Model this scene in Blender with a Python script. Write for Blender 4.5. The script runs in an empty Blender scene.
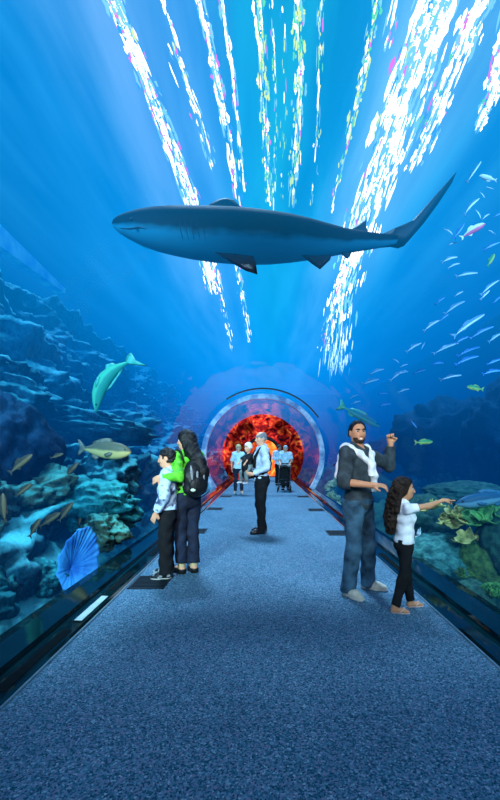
import bpy, math, random
import numpy as np
from mathutils import Vector, Matrix, noise as mn

random.seed(7)
SC = bpy.context.scene
COL = SC.collection
F, VX, VY, CH = 400.0, 263.0, 454.0, 1.4      # focal length in pixels, vanishing point, eye height
PI = math.pi


def at(px, py, Y):
    return Vector(((px - VX) / F * Y, Y, CH - (py - VY) / F * Y))


# ------------------------------------------------------------------ bookkeeping
def tag(o, label=None, cat=None, group=None, kind=None):
    if label: o['label'] = label
    if cat: o['category'] = cat
    if group: o['group'] = group
    if kind: o['kind'] = kind
    return o


def empty(name, loc=(0, 0, 0), rz=0.0):
    o = bpy.data.objects.new(name, None)
    o.empty_display_size = 0.1
    COL.objects.link(o)
    o.location = loc
    o.rotation_euler = (0, 0, rz)
    return o


def mesh_obj(name, verts, faces, m, parent=None, smooth=True):
    me = bpy.data.meshes.new(name)
    if isinstance(verts, np.ndarray) and isinstance(faces, np.ndarray):
        nv, nf, k = len(verts), len(faces), faces.shape[1]
        me.vertices.add(nv)
        me.vertices.foreach_set('co', verts.astype(np.float32).ravel())
        me.loops.add(nf * k)
        me.loops.foreach_set('vertex_index', faces.astype(np.int32).ravel())
        me.polygons.add(nf)
        me.polygons.foreach_set('loop_start', np.arange(0, nf * k, k, dtype=np.int32))
        me.update(calc_edges=True)
    else:
        me.from_pydata([tuple(v) for v in verts], [], [tuple(f) for f in faces])
        me.update()
    me.validate()
    if smooth:
        me.polygons.foreach_set('use_smooth', [True] * len(me.polygons))
    for mm in (m if isinstance(m, (list, tuple)) else [m]):
        me.materials.append(mm)
    o = bpy.data.objects.new(name, me)
    COL.objects.link(o)
    if parent is not None:
        o.parent = parent
    return o


class MB:
    """collects plain shapes into one mesh"""
    def __init__(s): s.v, s.f = [], []

    def add(s, vs, fs):
        n = len(s.v)
        s.v += [Vector(v) for v in vs]
        s.f += [tuple(i + n for i in f) for f in fs]

    def box(s, lo, hi):
        x0, y0, z0 = lo; x1, y1, z1 = hi
        s.add([(x0, y0, z0), (x1, y0, z0), (x1, y1, z0), (x0, y1, z0), (x0, y0, z1), (x1, y0, z1), (x1, y1, z1), (x0, y1, z1)],
              [(3, 2, 1, 0), (4, 5, 6, 7), (0, 1, 5, 4), (1, 2, 6, 5), (2, 3, 7, 6), (3, 0, 4, 7)])

    def tube(s, pts, rad, n=8, cap=True):
        pts = [Vector(p) for p in pts]
        rad = rad if isinstance(rad, (list, tuple)) else [rad] * len(pts)
        rings, up = [], Vector((0.13, 0.21, 0.97)).normalized()
        base = len(s.v)
        for i, p in enumerate(pts):
            t = (pts[min(i + 1, len(pts) - 1)] - pts[max(i - 1, 0)]).normalized()
            a = t.cross(up)
            if a.length < 1e-3: a = t.cross(Vector((1, 0, 0)))
            a.normalize(); b = t.cross(a)
            for k in range(n):
                w = 2 * PI * k / n
                s.v.append(p + (a * math.cos(w) + b * math.sin(w)) * rad[i])
        for i in range(len(pts) - 1):
            for k in range(n):
                q = (k + 1) % n
                s.f.append((base + i * n + k, base + i * n + q, base + (i + 1) * n + q, base + (i + 1) * n + k))
        if cap:
            s.f.append(tuple(base + k for k in range(n))[::-1])
            s.f.append(tuple(base + (len(pts) - 1) * n + k for k in range(n)))

    def ball(s, c, r, nu=12, nv=8):
        c = Vector(c); r = r if isinstance(r, (tuple, list)) else (r, r, r)
        base = len(s.v)
        for j in range(nv + 1):
            ph = PI * j / nv
            for i in range(nu):
                th = 2 * PI * i / nu
                s.v.append(c + Vector((r[0] * math.sin(ph) * math.cos(th), r[1] * math.sin(ph) * math.sin(th), r[2] * math.cos(ph))))
        for j in range(nv):
            for i in range(nu):
                q = (i + 1) % nu
                s.f.append((base + j * nu + i, base + (j + 1) * nu + i, base + (j + 1) * nu + q, base + j * nu + q))

    def build(s, name, m, parent=None, smooth=True):
        return mesh_obj(name, s.v, s.f, m, parent, smooth)


# ------------------------------------------------------------------ materials
def nodes_of(name):
    m = bpy.data.materials.new(name)
    m.use_nodes = True
    nt = m.node_tree
    for n in list(nt.nodes): nt.nodes.remove(n)
    out = nt.nodes.new('ShaderNodeOutputMaterial')
    return m, nt, nt.nodes, nt.links, out


def rgb(c): return (c[0], c[1], c[2], 1.0)


def S(r, g, b):
    f = lambda u: (u / 255 / 12.92) if u <= 10 else ((u / 255 + 0.055) / 1.055) ** 2.4
    return (f(r), f(g), f(b))


def mat(name, c1, c2=None, scale=20.0, rough=0.7, metal=0.0, spec=0.3, bump=0.0, bscale=None, detail=4.0, emit=None, estr=0.0, stretch=(1, 1, 1), lo=0.35, hi=0.65):
    m, nt, N, L, out = nodes_of(name)
    b = N.new('ShaderNodeBsdfPrincipled')
    L.new(b.outputs[0], out.inputs[0])
    b.inputs['Roughness'].default_value = rough
    b.inputs['Metallic'].default_value = metal
    b.inputs['Specular IOR Level'].default_value = spec
    tc = N.new('ShaderNodeTexCoord'); mp = N.new('ShaderNodeMapping')
    mp.inputs['Scale'].default_value = stretch
    L.new(tc.outputs['Object'], mp.inputs[0])
    nz = N.new('ShaderNodeTexNoise')
    nz.inputs['Scale'].default_value = scale; nz.inputs['Detail'].default_value = detail
    L.new(mp.outputs[0], nz.inputs['Vector'])
    rp = N.new('ShaderNodeValToRGB')
    rp.color_ramp.elements[0].position = lo; rp.color_ramp.elements[1].position = hi
    rp.color_ramp.elements[0].color = rgb(c1)
    rp.color_ramp.elements[1].color = rgb(c2 if c2 else tuple(min(1, u * 1.12) for u in c1))
    L.new(nz.outputs[0], rp.inputs[0])
    L.new(rp.outputs[0], b.inputs['Base Color'])
    if bump:
        n2 = N.new('ShaderNodeTexNoise'); n2.inputs['Scale'].default_value = bscale or scale; n2.inputs['Detail'].default_value = 5
        L.new(mp.outputs[0], n2.inputs['Vector'])
        bp = N.new('ShaderNodeBump'); bp.inputs['Strength'].default_value = bump; bp.inputs['Distance'].default_value = 0.02
        L.new(n2.outputs[0], bp.inputs['Height']); L.new(bp.outputs[0], b.inputs['Normal'])
    if emit:
        b.inputs['Emission Color'].default_value = rgb(emit); b.inputs['Emission Strength'].default_value = estr
    return m


def emis(name, c, s):
    m, nt, N, L, out = nodes_of(name)
    e = N.new('ShaderNodeEmission'); e.inputs[0].default_value = rgb(c); e.inputs[1].default_value = s
    L.new(e.outputs[0], out.inputs[0])
    return m


def rock_mat(name, dark, mid, pale, scale=1.4, top=0.75):
    """rock: blotchy body, light from above painted in as a paler tone on faces that look up"""
    m, nt, N, L, out = nodes_of(name)
    b = N.new('ShaderNodeBsdfPrincipled'); L.new(b.outputs[0], out.inputs[0])
    b.inputs['Roughness'].default_value = 0.9; b.inputs['Specular IOR Level'].default_value = 0.1
    tc = N.new('ShaderNodeTexCoord')
    n1 = N.new('ShaderNodeTexNoise'); n1.inputs['Scale'].default_value = scale; n1.inputs['Detail'].default_value = 9; n1.inputs['Roughness'].default_value = 0.65
    L.new(tc.outputs['Object'], n1.inputs['Vector'])
    r1 = N.new('ShaderNodeValToRGB'); e = r1.color_ramp.elements
    e[0].position = 0.36; e[0].color = rgb(dark); e[1].position = 0.66; e[1].color = rgb(mid)
    n4 = N.new('ShaderNodeTexNoise'); n4.inputs['Scale'].default_value = scale * 7; n4.inputs['Detail'].default_value = 7; n4.inputs['Roughness'].default_value = .7
    L.new(tc.outputs['Object'], n4.inputs['Vector'])
    av = N.new('ShaderNodeMath'); av.operation = 'MULTIPLY_ADD'; av.inputs[1].default_value = .75; L.new(n4.outputs[0], av.inputs[0]); L.new(n1.outputs[0], av.inputs[2])
    sb = N.new('ShaderNodeMath'); sb.operation = 'SUBTRACT'; sb.inputs[1].default_value = .375; L.new(av.outputs[0], sb.inputs[0])
    L.new(sb.outputs[0], r1.inputs[0])
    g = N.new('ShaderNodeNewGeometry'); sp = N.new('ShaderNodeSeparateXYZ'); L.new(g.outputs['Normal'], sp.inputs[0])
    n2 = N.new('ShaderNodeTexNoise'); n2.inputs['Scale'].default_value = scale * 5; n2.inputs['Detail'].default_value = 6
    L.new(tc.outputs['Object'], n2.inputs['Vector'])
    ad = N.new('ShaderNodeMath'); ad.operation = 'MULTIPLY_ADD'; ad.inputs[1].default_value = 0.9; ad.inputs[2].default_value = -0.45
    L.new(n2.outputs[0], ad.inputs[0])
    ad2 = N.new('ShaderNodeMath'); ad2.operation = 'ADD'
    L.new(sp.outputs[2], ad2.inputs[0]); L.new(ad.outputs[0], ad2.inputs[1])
    r2 = N.new('ShaderNodeValToRGB'); e = r2.color_ramp.elements  # upward faces coloured paler, as if lit from above
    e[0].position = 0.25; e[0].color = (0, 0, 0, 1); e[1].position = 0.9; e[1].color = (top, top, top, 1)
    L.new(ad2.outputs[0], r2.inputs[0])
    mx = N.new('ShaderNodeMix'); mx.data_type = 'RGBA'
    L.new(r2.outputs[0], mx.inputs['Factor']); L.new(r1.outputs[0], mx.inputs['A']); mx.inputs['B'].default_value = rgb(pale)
    L.new(mx.outputs['Result'], b.inputs['Base Color'])
    bp = N.new('ShaderNodeBump'); bp.inputs['Strength'].default_value = 1.0; bp.inputs['Distance'].default_value = 0.10
    n3 = N.new('ShaderNodeTexNoise'); n3.inputs['Scale'].default_value = 9; n3.inputs['Detail'].default_value = 8; n3.inputs['Roughness'].default_value = 0.7
    L.new(tc.outputs['Object'], n3.inputs['Vector'])
    L.new(n3.outputs[0], bp.inputs['Height']); L.new(bp.outputs[0], b.inputs['Normal'])
    return m


# ------------------------------------------------------------------ implicit surfaces (bodies, clothes)
class Field:
    def __init__(s, lo, hi, h):
        s.lo = np.array(lo, float); s.h = h
        s.n = np.maximum(4, np.ceil((np.array(hi, float) - s.lo) / h).astype(int) + 1)
        s.D = np.full(s.n, 0.5, np.float32)

    def _win(s, lo, hi):
        a = np.clip(np.floor((np.array(lo) - s.lo) / s.h).astype(int), 0, s.n)
        b = np.clip(np.ceil((np.array(hi) - s.lo) / s.h).astype(int) + 1, 0, s.n)
        if np.any(b <= a): return None
        g = [s.lo[i] + s.h * np.arange(a[i], b[i]) for i in range(3)]
        sl = tuple(slice(a[i], b[i]) for i in range(3))
        return sl, g[0][:, None, None], g[1][None, :, None], g[2][None, None, :]

    def _put(s, sl, d, k, op):
        o = s.D[sl]
        if op == 'u':
            hh = np.maximum(k - np.abs(o - d), 0) / max(k, 1e-6)
            s.D[sl] = np.minimum(o, d) - hh * hh * k * 0.25
        elif op == 's':
            d = -d
            hh = np.maximum(k - np.abs(o - d), 0) / max(k, 1e-6)
            s.D[sl] = np.maximum(o, d) + hh * hh * k * 0.25

    def cone(s, a, ra, b, rb, k=0.02, op='u', capa=False, capb=False, flat=1.0, fax=0):
        a = np.array(a, float); b = np.array(b, float); R = max(ra, rb) + k + 3 * s.h
        w = s._win(np.minimum(a, b) - R, np.maximum(a, b) + R)
        if w is None: return
        sl, X, Y, Z = w
        d = b - a; L2 = max(float(d @ d), 1e-9)
        t = np.clip(((X - a[0]) * d[0] + (Y - a[1]) * d[1] + (Z - a[2]) * d[2]) / L2, 0, 1)
        f = [1, 1, 1]; f[fax] = flat
        q = np.sqrt(((X - a[0] - t * d[0]) * f[0]) ** 2 + ((Y - a[1] - t * d[1]) * f[1]) ** 2 + ((Z - a[2] - t * d[2]) * f[2]) ** 2)
        v = q - (ra + (rb - ra) * t)
        if capa or capb:
            l = math.sqrt(L2)
            al = ((X - a[0]) * d[0] + (Y - a[1]) * d[1] + (Z - a[2]) * d[2]) / l
            if capb: v = np.maximum(v, al - l)
            if capa: v = np.maximum(v, -al)
        s._put(sl, v.astype(np.float32), k, op)

    def ell(s, c, r, k=0.02, op='u', M=None):
        c = np.array(c, float); r = np.array(r, float); R = r.max() + k + 3 * s.h
        w = s._win(c - R, c + R)
        if w is None: return
        sl, X, Y, Z = w
        X, Y, Z = X - c[0], Y - c[1], Z - c[2]
        if M is not None:
            m = np.array(M)
            X, Y, Z = (m[0, 0] * X + m[1, 0] * Y + m[2, 0] * Z, m[0, 1] * X + m[1, 1] * Y + m[2, 1] * Z, m[0, 2] * X + m[1, 2] * Y + m[2, 2] * Z)
        k0 = np.sqrt((X / r[0]) ** 2 + (Y / r[1]) ** 2 + (Z / r[2]) ** 2)
        k1 = np.sqrt((X / r[0] ** 2) ** 2 + (Y / r[1] ** 2) ** 2 + (Z / r[2] ** 2) ** 2)
        v = np.where(k0 < 1e-4, -r.min(), k0 * (k0 - 1) / np.maximum(k1, 1e-6))
        s._put(sl, v.astype(np.float32), k, op)

    def grid(s):
        g = [s.lo[i] + s.h * np.arange(s.n[i]) for i in range(3)]
        return g[0][:, None, None], g[1][None, :, None], g[2][None, None, :]

    def cut(s, p, n, k=0.0):
        """keep what lies behind the plane through p with normal n"""
        X, Y, Z = s.grid()
        v = (X - p[0]) * n[0] + (Y - p[1]) * n[1] + (Z - p[2]) * n[2]
        s.D = np.maximum(s.D, v.astype(np.float32))

    def ripple(s, amp, f, ph=0.0):
        X, Y, Z = s.grid()
        v = np.sin(f * X + 1.7 * np.sin(f * .6 * Z + ph)) * np.sin(f * .8 * Y + ph + np.sin(f * .7 * X)) + np.sin(f * 1.3 * Z + 2 * np.sin(f * .5 * (X + Y)) + ph)
        s.D = s.D + (amp * 0.5 * v).astype(np.float32)

    def mesh(s):
        D = s.D.copy()
        D[0], D[-1] = 0.5, 0.5
        D[:, 0], D[:, -1] = 0.5, 0.5
        D[:, :, 0], D[:, :, -1] = 0.5, 0.5
        I = D < 0
        nx, ny, nz = (d - 1 for d in D.shape)
        cnt = np.zeros((nx, ny, nz), np.int8)
        for dx in (0, 1):
            for dy in (0, 1):
                for dz in (0, 1):
                    cnt += I[dx:dx + nx, dy:dy + ny, dz:dz + nz]
        idx = np.argwhere((cnt > 0) & (cnt < 8))
        vid = np.full((nx, ny, nz), -1, np.int32)
        vid[idx[:, 0], idx[:, 1], idx[:, 2]] = np.arange(len(idx))
        co = np.array([(x, y, z) for x in (0, 1) for y in (0, 1) for z in (0, 1)])
        cv = np.stack([D[idx[:, 0] + c[0], idx[:, 1] + c[1], idx[:, 2] + c[2]] for c in co], 1)
        acc = np.zeros((len(idx), 3)); n = np.zeros(len(idx))
        for i in range(8):
            for j in range(i + 1, 8):
                if np.abs(co[i] - co[j]).sum() != 1: continue
                a, b = cv[:, i], cv[:, j]
                m = (a < 0) != (b < 0)
                t = np.where(m, a / np.where(m, a - b, 1), 0)
                acc += m[:, None] * (co[i] + t[:, None] * (co[j] - co[i])); n += m
        V = (idx + acc / np.maximum(n, 1)[:, None]) * s.h + s.lo
        Fs = []
        for ax in range(3):
            u, v = [(1, 2), (2, 0), (0, 1)][ax]
            sa = [slice(None)] * 3; sb = [slice(None)] * 3
            sa[ax] = slice(0, -1); sb[ax] = slice(1, None)
            A, B = I[tuple(sa)], I[tuple(sb)]
            e = np.argwhere(A != B)
            e = e[(e[:, u] > 0) & (e[:, v] > 0) & (e[:, u] < D.shape[u] - 1) & (e[:, v] < D.shape[v] - 1)]
            flip = A[e[:, 0], e[:, 1], e[:, 2]]
            du = np.zeros(3, int); dv = np.zeros(3, int); du[u] = 1; dv[v] = 1
            g = lambda q: vid[q[:, 0], q[:, 1], q[:, 2]]
            q = np.stack([g(e - du - dv), g(e - dv), g(e), g(e - du)], 1)
            q[~flip] = q[~flip][:, ::-1]
            Fs.append(q)
        return V, np.concatenate(Fs)

    def obj(s, name, m, parent=None):
        V, Q = s.mesh()
        return mesh_obj(name, V, Q, m, parent)


# ------------------------------------------------------------------ people
def rotm(yaw=0, pitch=0, roll=0):
    """local head frame: x forward, y left, z up"""
    return Matrix.Rotation(yaw, 3, 'Z') @ Matrix.Rotation(pitch, 3, 'Y') @ Matrix.Rotation(roll, 3, 'X')


class Person:
    def __init__(s, H=1.75, female=False, head=1.0, pose=None, hyaw=0, hpitch=0, wide=1.0, h=0.007):
        s.k = H / 1.75; s.female = female; s.h = h; s.hs = head; s.wide = wide
        sw = (0.15 if female else 0.178) * wide
        J = dict(hipL=(0, .088, .90), hipR=(0, -.088, .90), kneeL=(.02, .095, .49), kneeR=(.02, -.095, .49), ankleL=(-.02, .10, .085), ankleR=(-.02, -.10, .085),
                 shL=(-.01, sw, 1.425), shR=(-.01, -sw, 1.425), elL=(-.03, sw + .05, 1.14), elR=(-.03, -sw - .05, 1.14), wrL=(.06, sw + .05, .90), wrR=(.06, -sw - .05, .90))
        hands = dict(L=dict(d=None, n=(0, -1, 0), curl=.35, point=False), R=dict(d=None, n=(0, 1, 0), curl=.35, point=False))
        toes = dict(L=(1, .15), R=(1, -.15))
        for q, v in (pose or {}).items():
            if q in ('L', 'R'): hands[q].update(v)
            elif q in ('toeL', 'toeR'): toes[q[-1]] = v
            else: J[q] = v
        s.J = {q: Vector(v) for q, v in J.items()}; s.hands = hands; s.toes = toes
        s.piv = Vector((-.01, 0, 1.50)); s.R = rotm(hyaw, hpitch)

    def hp(s, p):      # a point of the head, given in the standard pose
        return (s.piv + s.R @ ((Vector(p) - s.piv) * s.hs)) * s.k

    def field(s, pad=0.12, zlo=-0.03):
        k = s.k
        pts = [v * k for v in s.J.values()] + [s.hp((0, 0, 1.78)), s.hp((0, 0, 1.45))]
        for sd in 'LR':
            pts.append(s.J['ankle' + sd] * k + Vector((.2 * k, 0, 0)))
            d, n = s.hframe(sd)[:2]
            pts.append((s.J['wr' + sd] + d * .19) * k)
        lo = [min(p[i] for p in pts) - pad * max(k, .5) for i in range(3)]; hi = [max(p[i] for p in pts) + pad * max(k, .5) for i in range(3)]
        lo[2] = min(lo[2] + pad * k, 0) + zlo
        return Field(lo, hi, s.h)

    def hframe(s, sd):
        w, e = s.J['wr' + sd], s.J['el' + sd]
        hd = s.hands[sd]
        d = Vector(hd['d']).normalized() if hd['d'] else (w - e).normalized()
        n = Vector(hd['n']); n = (n - d * n.dot(d))
        if n.length < 1e-3: n = d.orthogonal()
        n.normalize()
        side = d.cross(n)
        if sd == 'R': side = -side
        return d, n, -side if hd.get('flip') else side

    def torso(s, f, e, k=.05, zmin=None):
        q = s.k
        W = s.wide
        ch = (.10, .135, .185) if s.female else (.118, .16, .195)
        f.ell(Vector((0, 0, .95)) * q, [(.118 * W + e) * q, (.16 * W + e) * q, (.13 + e) * q], k * q)
        f.ell(Vector((.012, 0, 1.10)) * q, [(.104 * W + e) * q, (.132 * W + e) * q, (.15 + e) * q], k * q)
        f.ell(Vector((.0, 0, 1.28)) * q, [(ch[0] * W + e) * q, (ch[1] * W + e) * q, (ch[2] + e) * q], k * q)
        if s.female:
            for y in (-.06, .06): f.ell(Vector((.085, y, 1.27)) * q, [(.05 + e) * q] * 3, .05 * q)
        a, b = s.J['shL'] * q, s.J['shR'] * q
        m = Vector((-.015, 0, 1.44)) * q
        for p in (a, b): f.cone(m, (.062 + e) * q, p, (.05 + e) * q, .05 * q)
        f.cone(Vector((-.02, 0, 1.40)) * q, (.07 + e) * q, Vector((-.015, 0, 1.49)) * q, (.055 + e) * q, .05 * q)

    def arm(s, f, sd, e, upto=2.0, k=.03):
        q = s.k; J = s.J
        thin = .88 if s.female else 1.0
        sh, el, wr = J['sh' + sd] * q, J['el' + sd] * q, J['wr' + sd] * q
        if upto <= 1:
            f.cone(sh, (.053 * thin + e) * q, sh.lerp(el, upto), (.045 * thin + e) * q, k * q, capb=True)
        else:
            f.cone(sh, (.053 * thin + e) * q, el, (.042 * thin + e) * q, k * q)
            t = upto - 1
            f.cone(el, (.043 * thin + e) * q, el.lerp(wr, t), ((.043 - .016 * t) * thin + e) * q, k * q, capb=upto < 2)

    def leg(s, f, sd, e, upto=1.0, k=.04, flare=0.0):
        q = s.k; J = s.J
        hp, kn, an = J['hip' + sd] * q, J['knee' + sd] * q, J['ankle' + sd] * q
        f.cone(hp, (.086 + e) * q, kn, (.057 + e) * q, k * q)
        f.cone(kn, (.056 + e) * q, kn.lerp(an, upto), (.040 + e + flare) * q, k * q, capb=upto != 1.0 or flare > 0)
        c = kn.lerp(an, .3); f.ell((c.x - .018 * q, c.y, c.z), [(.045 + e) * q, (.045 + e) * q, .12 * q], .04 * q)

    def hand(s, f, sd):
        q = s.k
        d, n, side = s.hframe(sd); hd = s.hands[sd]
        w = s.J['wr' + sd]
        P = lambda a, b, c: (w + d * a + side * b + n * c) * q
        M = Matrix((d, side, n)).transposed()
        f.cone(w * q, .028 * q, P(.03, 0, 0), .026 * q, .015 * q)
        f.ell(P(.055, 0, 0), [.052 * q, .042 * q, .018 * q], .015 * q, M=M)
        off = (.031, .011, -.010, -.029); ln = (.074, .082, .076, .060)
        for i in range(4):
            c = hd['curl'] * (1 + .12 * i)
            if hd['point'] and i == 0: c = .03
            p = P(.092, off[i], 0); a = 0
            for j, fr in enumerate((.45, .32, .23)):
                a += c * (0.8 if j == 0 else 1.0)
                dd = d * math.cos(a) + n * math.sin(a) + side * (off[i] * 1.5 if j == 0 else 0)
                p2 = p + dd * ln[i] * fr * q
                f.cone(p, (.0105 - .001 * j) * q, p2, (.0095 - .001 * j) * q, .003 * q)
                p = p2
        t0, t1 = P(.028, .030, .008), P(.058, .060, .018)
        cc = min(hd['curl'], .9)
        t2 = P(.088 - .02 * cc, .066 - .035 * cc, .026 + .02 * cc)
        f.cone(t0, .015 * q, t1, .0125 * q, .01 * q); f.cone(t1, .012 * q, t2, .010 * q, .004 * q)

    def head(s, f):
        q = s.k; u = q * s.hs; H = s.hp; M = s.R
        f.cone(Vector((-.02, 0, 1.44)) * q, .058 * q, H((-.012, 0, 1.575)), .054 * q, .03 * q)
        f.ell(H((-.006, 0, 1.655)), [.098 * u, .074 * u, .097 * u], .02 * u, M=M)
        f.ell(H((.022, 0, 1.60)), [.066 * u, .060 * u, .076 * u], .04 * u, M=M)
        f.ell(H((.052, 0, 1.555)), [.032 * u, .030 * u, .025 * u], .035 * u, M=M)
        for y in (-.032, .032):
            f.ell(H((.090, y, 1.645)), [.016 * u, .017 * u, .012 * u], .016 * u, op='s', M=M)
            f.ell(H((.064, y * 1.1, 1.612)), [.022 * u, .020 * u, .02 * u], .025 * u, M=M)
            f.ell(H((-.008, y * 2.38, 1.632)), [.020 * u, .009 * u, .032 * u], .006 * u, M=M)
        f.cone(H((.084, 0, 1.652)), .011 * u, H((.107, 0, 1.606)), .0145 * u, .015 * u)
        f.cone(H((.088, -.012, 1.603)), .011 * u, H((.088, .012, 1.603)), .011 * u, .01 * u)
        f.cone(H((.083, -.020, 1.575)), .0085 * u, H((.083, .020, 1.575)), .0085 * u, .008 * u)
        f.cone(H((.080, -.018, 1.564)), .0095 * u, H((.080, .018, 1.564)), .0095 * u, .008 * u)

    def body(s, name, m, feet=True):
        f = s.field()
        s.torso(f, 0)
        for sd in 'LR':
            s.arm(f, sd, 0); s.leg(f, sd, 0); s.hand(f, sd)
            if feet: s.foot(f, sd, -.006)
        s.head(f)
        return f.obj(name, m)

    def foot(s, f, sd, e, sole=0.0):
        q = s.k; a = s.J['ankle' + sd]; t = Vector((*s.toes[sd], 0)).normalized()
        b = a - Vector((0, 0, a.z)) + Vector((0, 0, a.z - .085))
        P = lambda x, z: (b + t * x + Vector((0, 0, z))) * q
        f.cone(P(0, .09), (.040 + e) * q, P(-.015, .045), (.040 + e) * q, .03 * q)
        f.cone(P(-.025, .038), (.036 + e) * q, P(.10, .036), (.038 + e) * q, .03 * q)
        f.cone(P(.09, .034), (.040 + e) * q, P(.165, .024), (.030 + e) * q, .03 * q)

    # clothes -------------------------------------------------
    def shirt(s, m, parent, hem=.86, sleeve=2.0, e=.013, neck=.075, name='shirt', fold=.008, open_=None):
        f = s.field(); s.torso(f, e)
        for sd in 'LR': s.arm(f, sd, e + .006, sleeve[sd] if isinstance(sleeve, dict) else sleeve)
        if fold: f.ripple(fold * s.k, 34 / s.k, 1.0)
        f.cut((0, 0, hem * s.k), (0, 0, -1))
        f.ell(Vector((.03, 0, 1.535)) * s.k, [neck * 1.1 * s.k, neck * s.k, .085 * s.k], .005, op='s')
        return f.obj(name, m, parent)

    def trousers(s, m, parent, top=.99, upto=.97, e=.014, flare=.012, name='trousers', fold=.009):
        f = s.field(); q = s.k
        W = s.wide
        f.ell(Vector((0, 0, .95)) * q, [(.118 * W + e) * q, (.16 * W + e) * q, (.15 + e) * q], .04 * q)
        f.ell(Vector((-.03, 0, .90)) * q, [(.10 + e) * q, (.14 * W + e) * q, (.10 + e) * q], .04 * q)
        for sd in 'LR': s.leg(f, sd, e, upto, .03, flare)
        if fold: f.ripple(fold * q, 26 / q, 2.3)
        f.cut((0, 0, top * q), (0, 0, 1))
        return f.obj(name, m, parent)

    def shoes(s, m, parent, e=.008, low=False, name='shoe', sole=None):
        for sd in 'LR':
            f = s.field(); s.foot(f, sd, e)
            z0 = s.J['ankle' + sd].z - .085
            f.cut((0, 0, (z0 + .0) * s.k), (0, 0, -1))
            f.cut((0, 0, (z0 + (.085 if not low else .060)) * s.k), (0, 0, 1))
            o = f.obj(name, m, parent)
            if sole:
                g = s.field(); s.foot(g, sd, e + .004)
                g.cut((0, 0, z0 * s.k), (0, 0, -1)); g.cut((0, 0, (z0 + .022) * s.k), (0, 0, 1))
                g.obj('sole', sole, o)

    def face(s, parent, eye_m, white_m, brow_m, lip_m=None, teeth=None):
        u = s.k * s.hs
        for y in (-.032, .032):
            b = MB(); b.ball(s.hp((.0735, y, 1.645)), .0125 * u)
            e = b.build('eye', white_m, parent)
            b = MB(); b.ball(s.hp((.0800, y, 1.645)), .0082 * u); b.build('iris', eye_m, e)
            b = MB(); b.tube([s.hp((.082, y * 1.6, 1.660)), s.hp((.094, y, 1.668)), s.hp((.096, y * .45, 1.662))], [.004 * u, .006 * u, .005 * u], 6)
            b.build('eyebrow', brow_m, parent)
        if lip_m:
            b = MB()
            w_ = 1.0 if not teeth else 1.25
            b.tube([s.hp((.078, -.025 * w_, 1.573 + (.006 if teeth else 0))), s.hp((.0925, 0, 1.570)), s.hp((.078, .025 * w_, 1.573 + (.006 if teeth else 0)))], [.004 * u, .008 * u, .004 * u], 6)
            b.build('mouth', teeth or lip_m, parent)

    def hair_cap(s, f, e=.016, low=1.60, front=.052, fz=1.695, ears=False):
        u = s.k * s.hs; H = s.hp
        f.ell(H((-.012, 0, 1.662)), [(.098 + e) * u, (.074 + e) * u, (.095 + e) * u], .01, M=s.R)
        f.ell(H((-.05, 0, 1.61)), [(.05 + e) * u, (.062 + e) * u, (.06 + e) * u], .03 * u, M=s.R)
        # clear the face and the ears
        f.ell(H((.122, 0, fz - .105)), [.105 * u, .135 * u, .115 * u], .012 * u, op='s', M=s.R)
        if ears:
            for y in (-.085, .085): f.ell(H((.006, y, 1.622)), [.030 * u, .035 * u, .042 * u], .004 * u, op='s', M=s.R)
        n = s.R @ Vector((0, 0, -1)); p = H((0, 0, low)); f.cut(p, n)


def place(o, x, y, yaw, z=0.0):
    o.location = (x, y, z); o.rotation_euler = (0, 0, yaw)


def facing(o_dir):    # world direction -> yaw
    return math.atan2(o_dir[1], o_dir[0])


# ================================================================== THE SETTING
R_T, ZC = 2.22, 1.35            # tunnel radius and axis height
Y0, Y1, Y_END = -3.0, 22.0, 26.0
TANK = dict(x0=-9.5, x1=9.5, z0=-1.0, z1=7.0, y0=-3.2, y1=38.0)


def arc_pts(R, zfloor, n=64):
    a0 = math.asin((zfloor - ZC) / R)
    return [(R * math.cos(a0 + (PI - 2 * a0) * i / n), ZC + R * math.sin(a0 + (PI - 2 * a0) * i / n)) for i in range(n + 1)]


# --- the water body: tank box with the tunnel bored through it
def water_material():
    m, nt, N, L, out = nodes_of('sea_water')
    ab = N.new('ShaderNodeVolumeAbsorption')
    ab.inputs['Color'].default_value = (0.36, 0.56, 0.68, 1); ab.inputs['Density'].default_value = 0.32
    em = N.new('ShaderNodeEmission')  # glow put in for scattered light, weaker with depth and towards the sides
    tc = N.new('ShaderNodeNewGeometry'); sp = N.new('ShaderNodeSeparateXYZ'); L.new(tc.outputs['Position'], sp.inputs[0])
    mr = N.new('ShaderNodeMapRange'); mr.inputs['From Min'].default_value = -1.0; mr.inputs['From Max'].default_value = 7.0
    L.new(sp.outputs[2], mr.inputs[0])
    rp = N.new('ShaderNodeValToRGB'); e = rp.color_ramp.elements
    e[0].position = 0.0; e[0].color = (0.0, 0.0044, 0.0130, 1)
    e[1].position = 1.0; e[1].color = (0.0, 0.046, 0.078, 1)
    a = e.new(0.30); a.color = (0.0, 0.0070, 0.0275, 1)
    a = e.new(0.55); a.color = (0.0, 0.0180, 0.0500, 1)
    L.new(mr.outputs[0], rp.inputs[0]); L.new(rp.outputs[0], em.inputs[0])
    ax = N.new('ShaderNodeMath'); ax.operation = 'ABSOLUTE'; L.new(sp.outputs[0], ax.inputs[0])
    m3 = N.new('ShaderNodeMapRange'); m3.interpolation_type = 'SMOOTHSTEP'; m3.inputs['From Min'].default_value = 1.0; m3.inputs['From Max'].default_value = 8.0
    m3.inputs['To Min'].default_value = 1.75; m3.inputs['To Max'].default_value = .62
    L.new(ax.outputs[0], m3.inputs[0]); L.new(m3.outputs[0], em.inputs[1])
    ad = N.new('ShaderNodeAddShader'); L.new(ab.outputs[0], ad.inputs[0]); L.new(em.outputs[0], ad.inputs[1])
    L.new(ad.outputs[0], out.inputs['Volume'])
    return m


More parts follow.
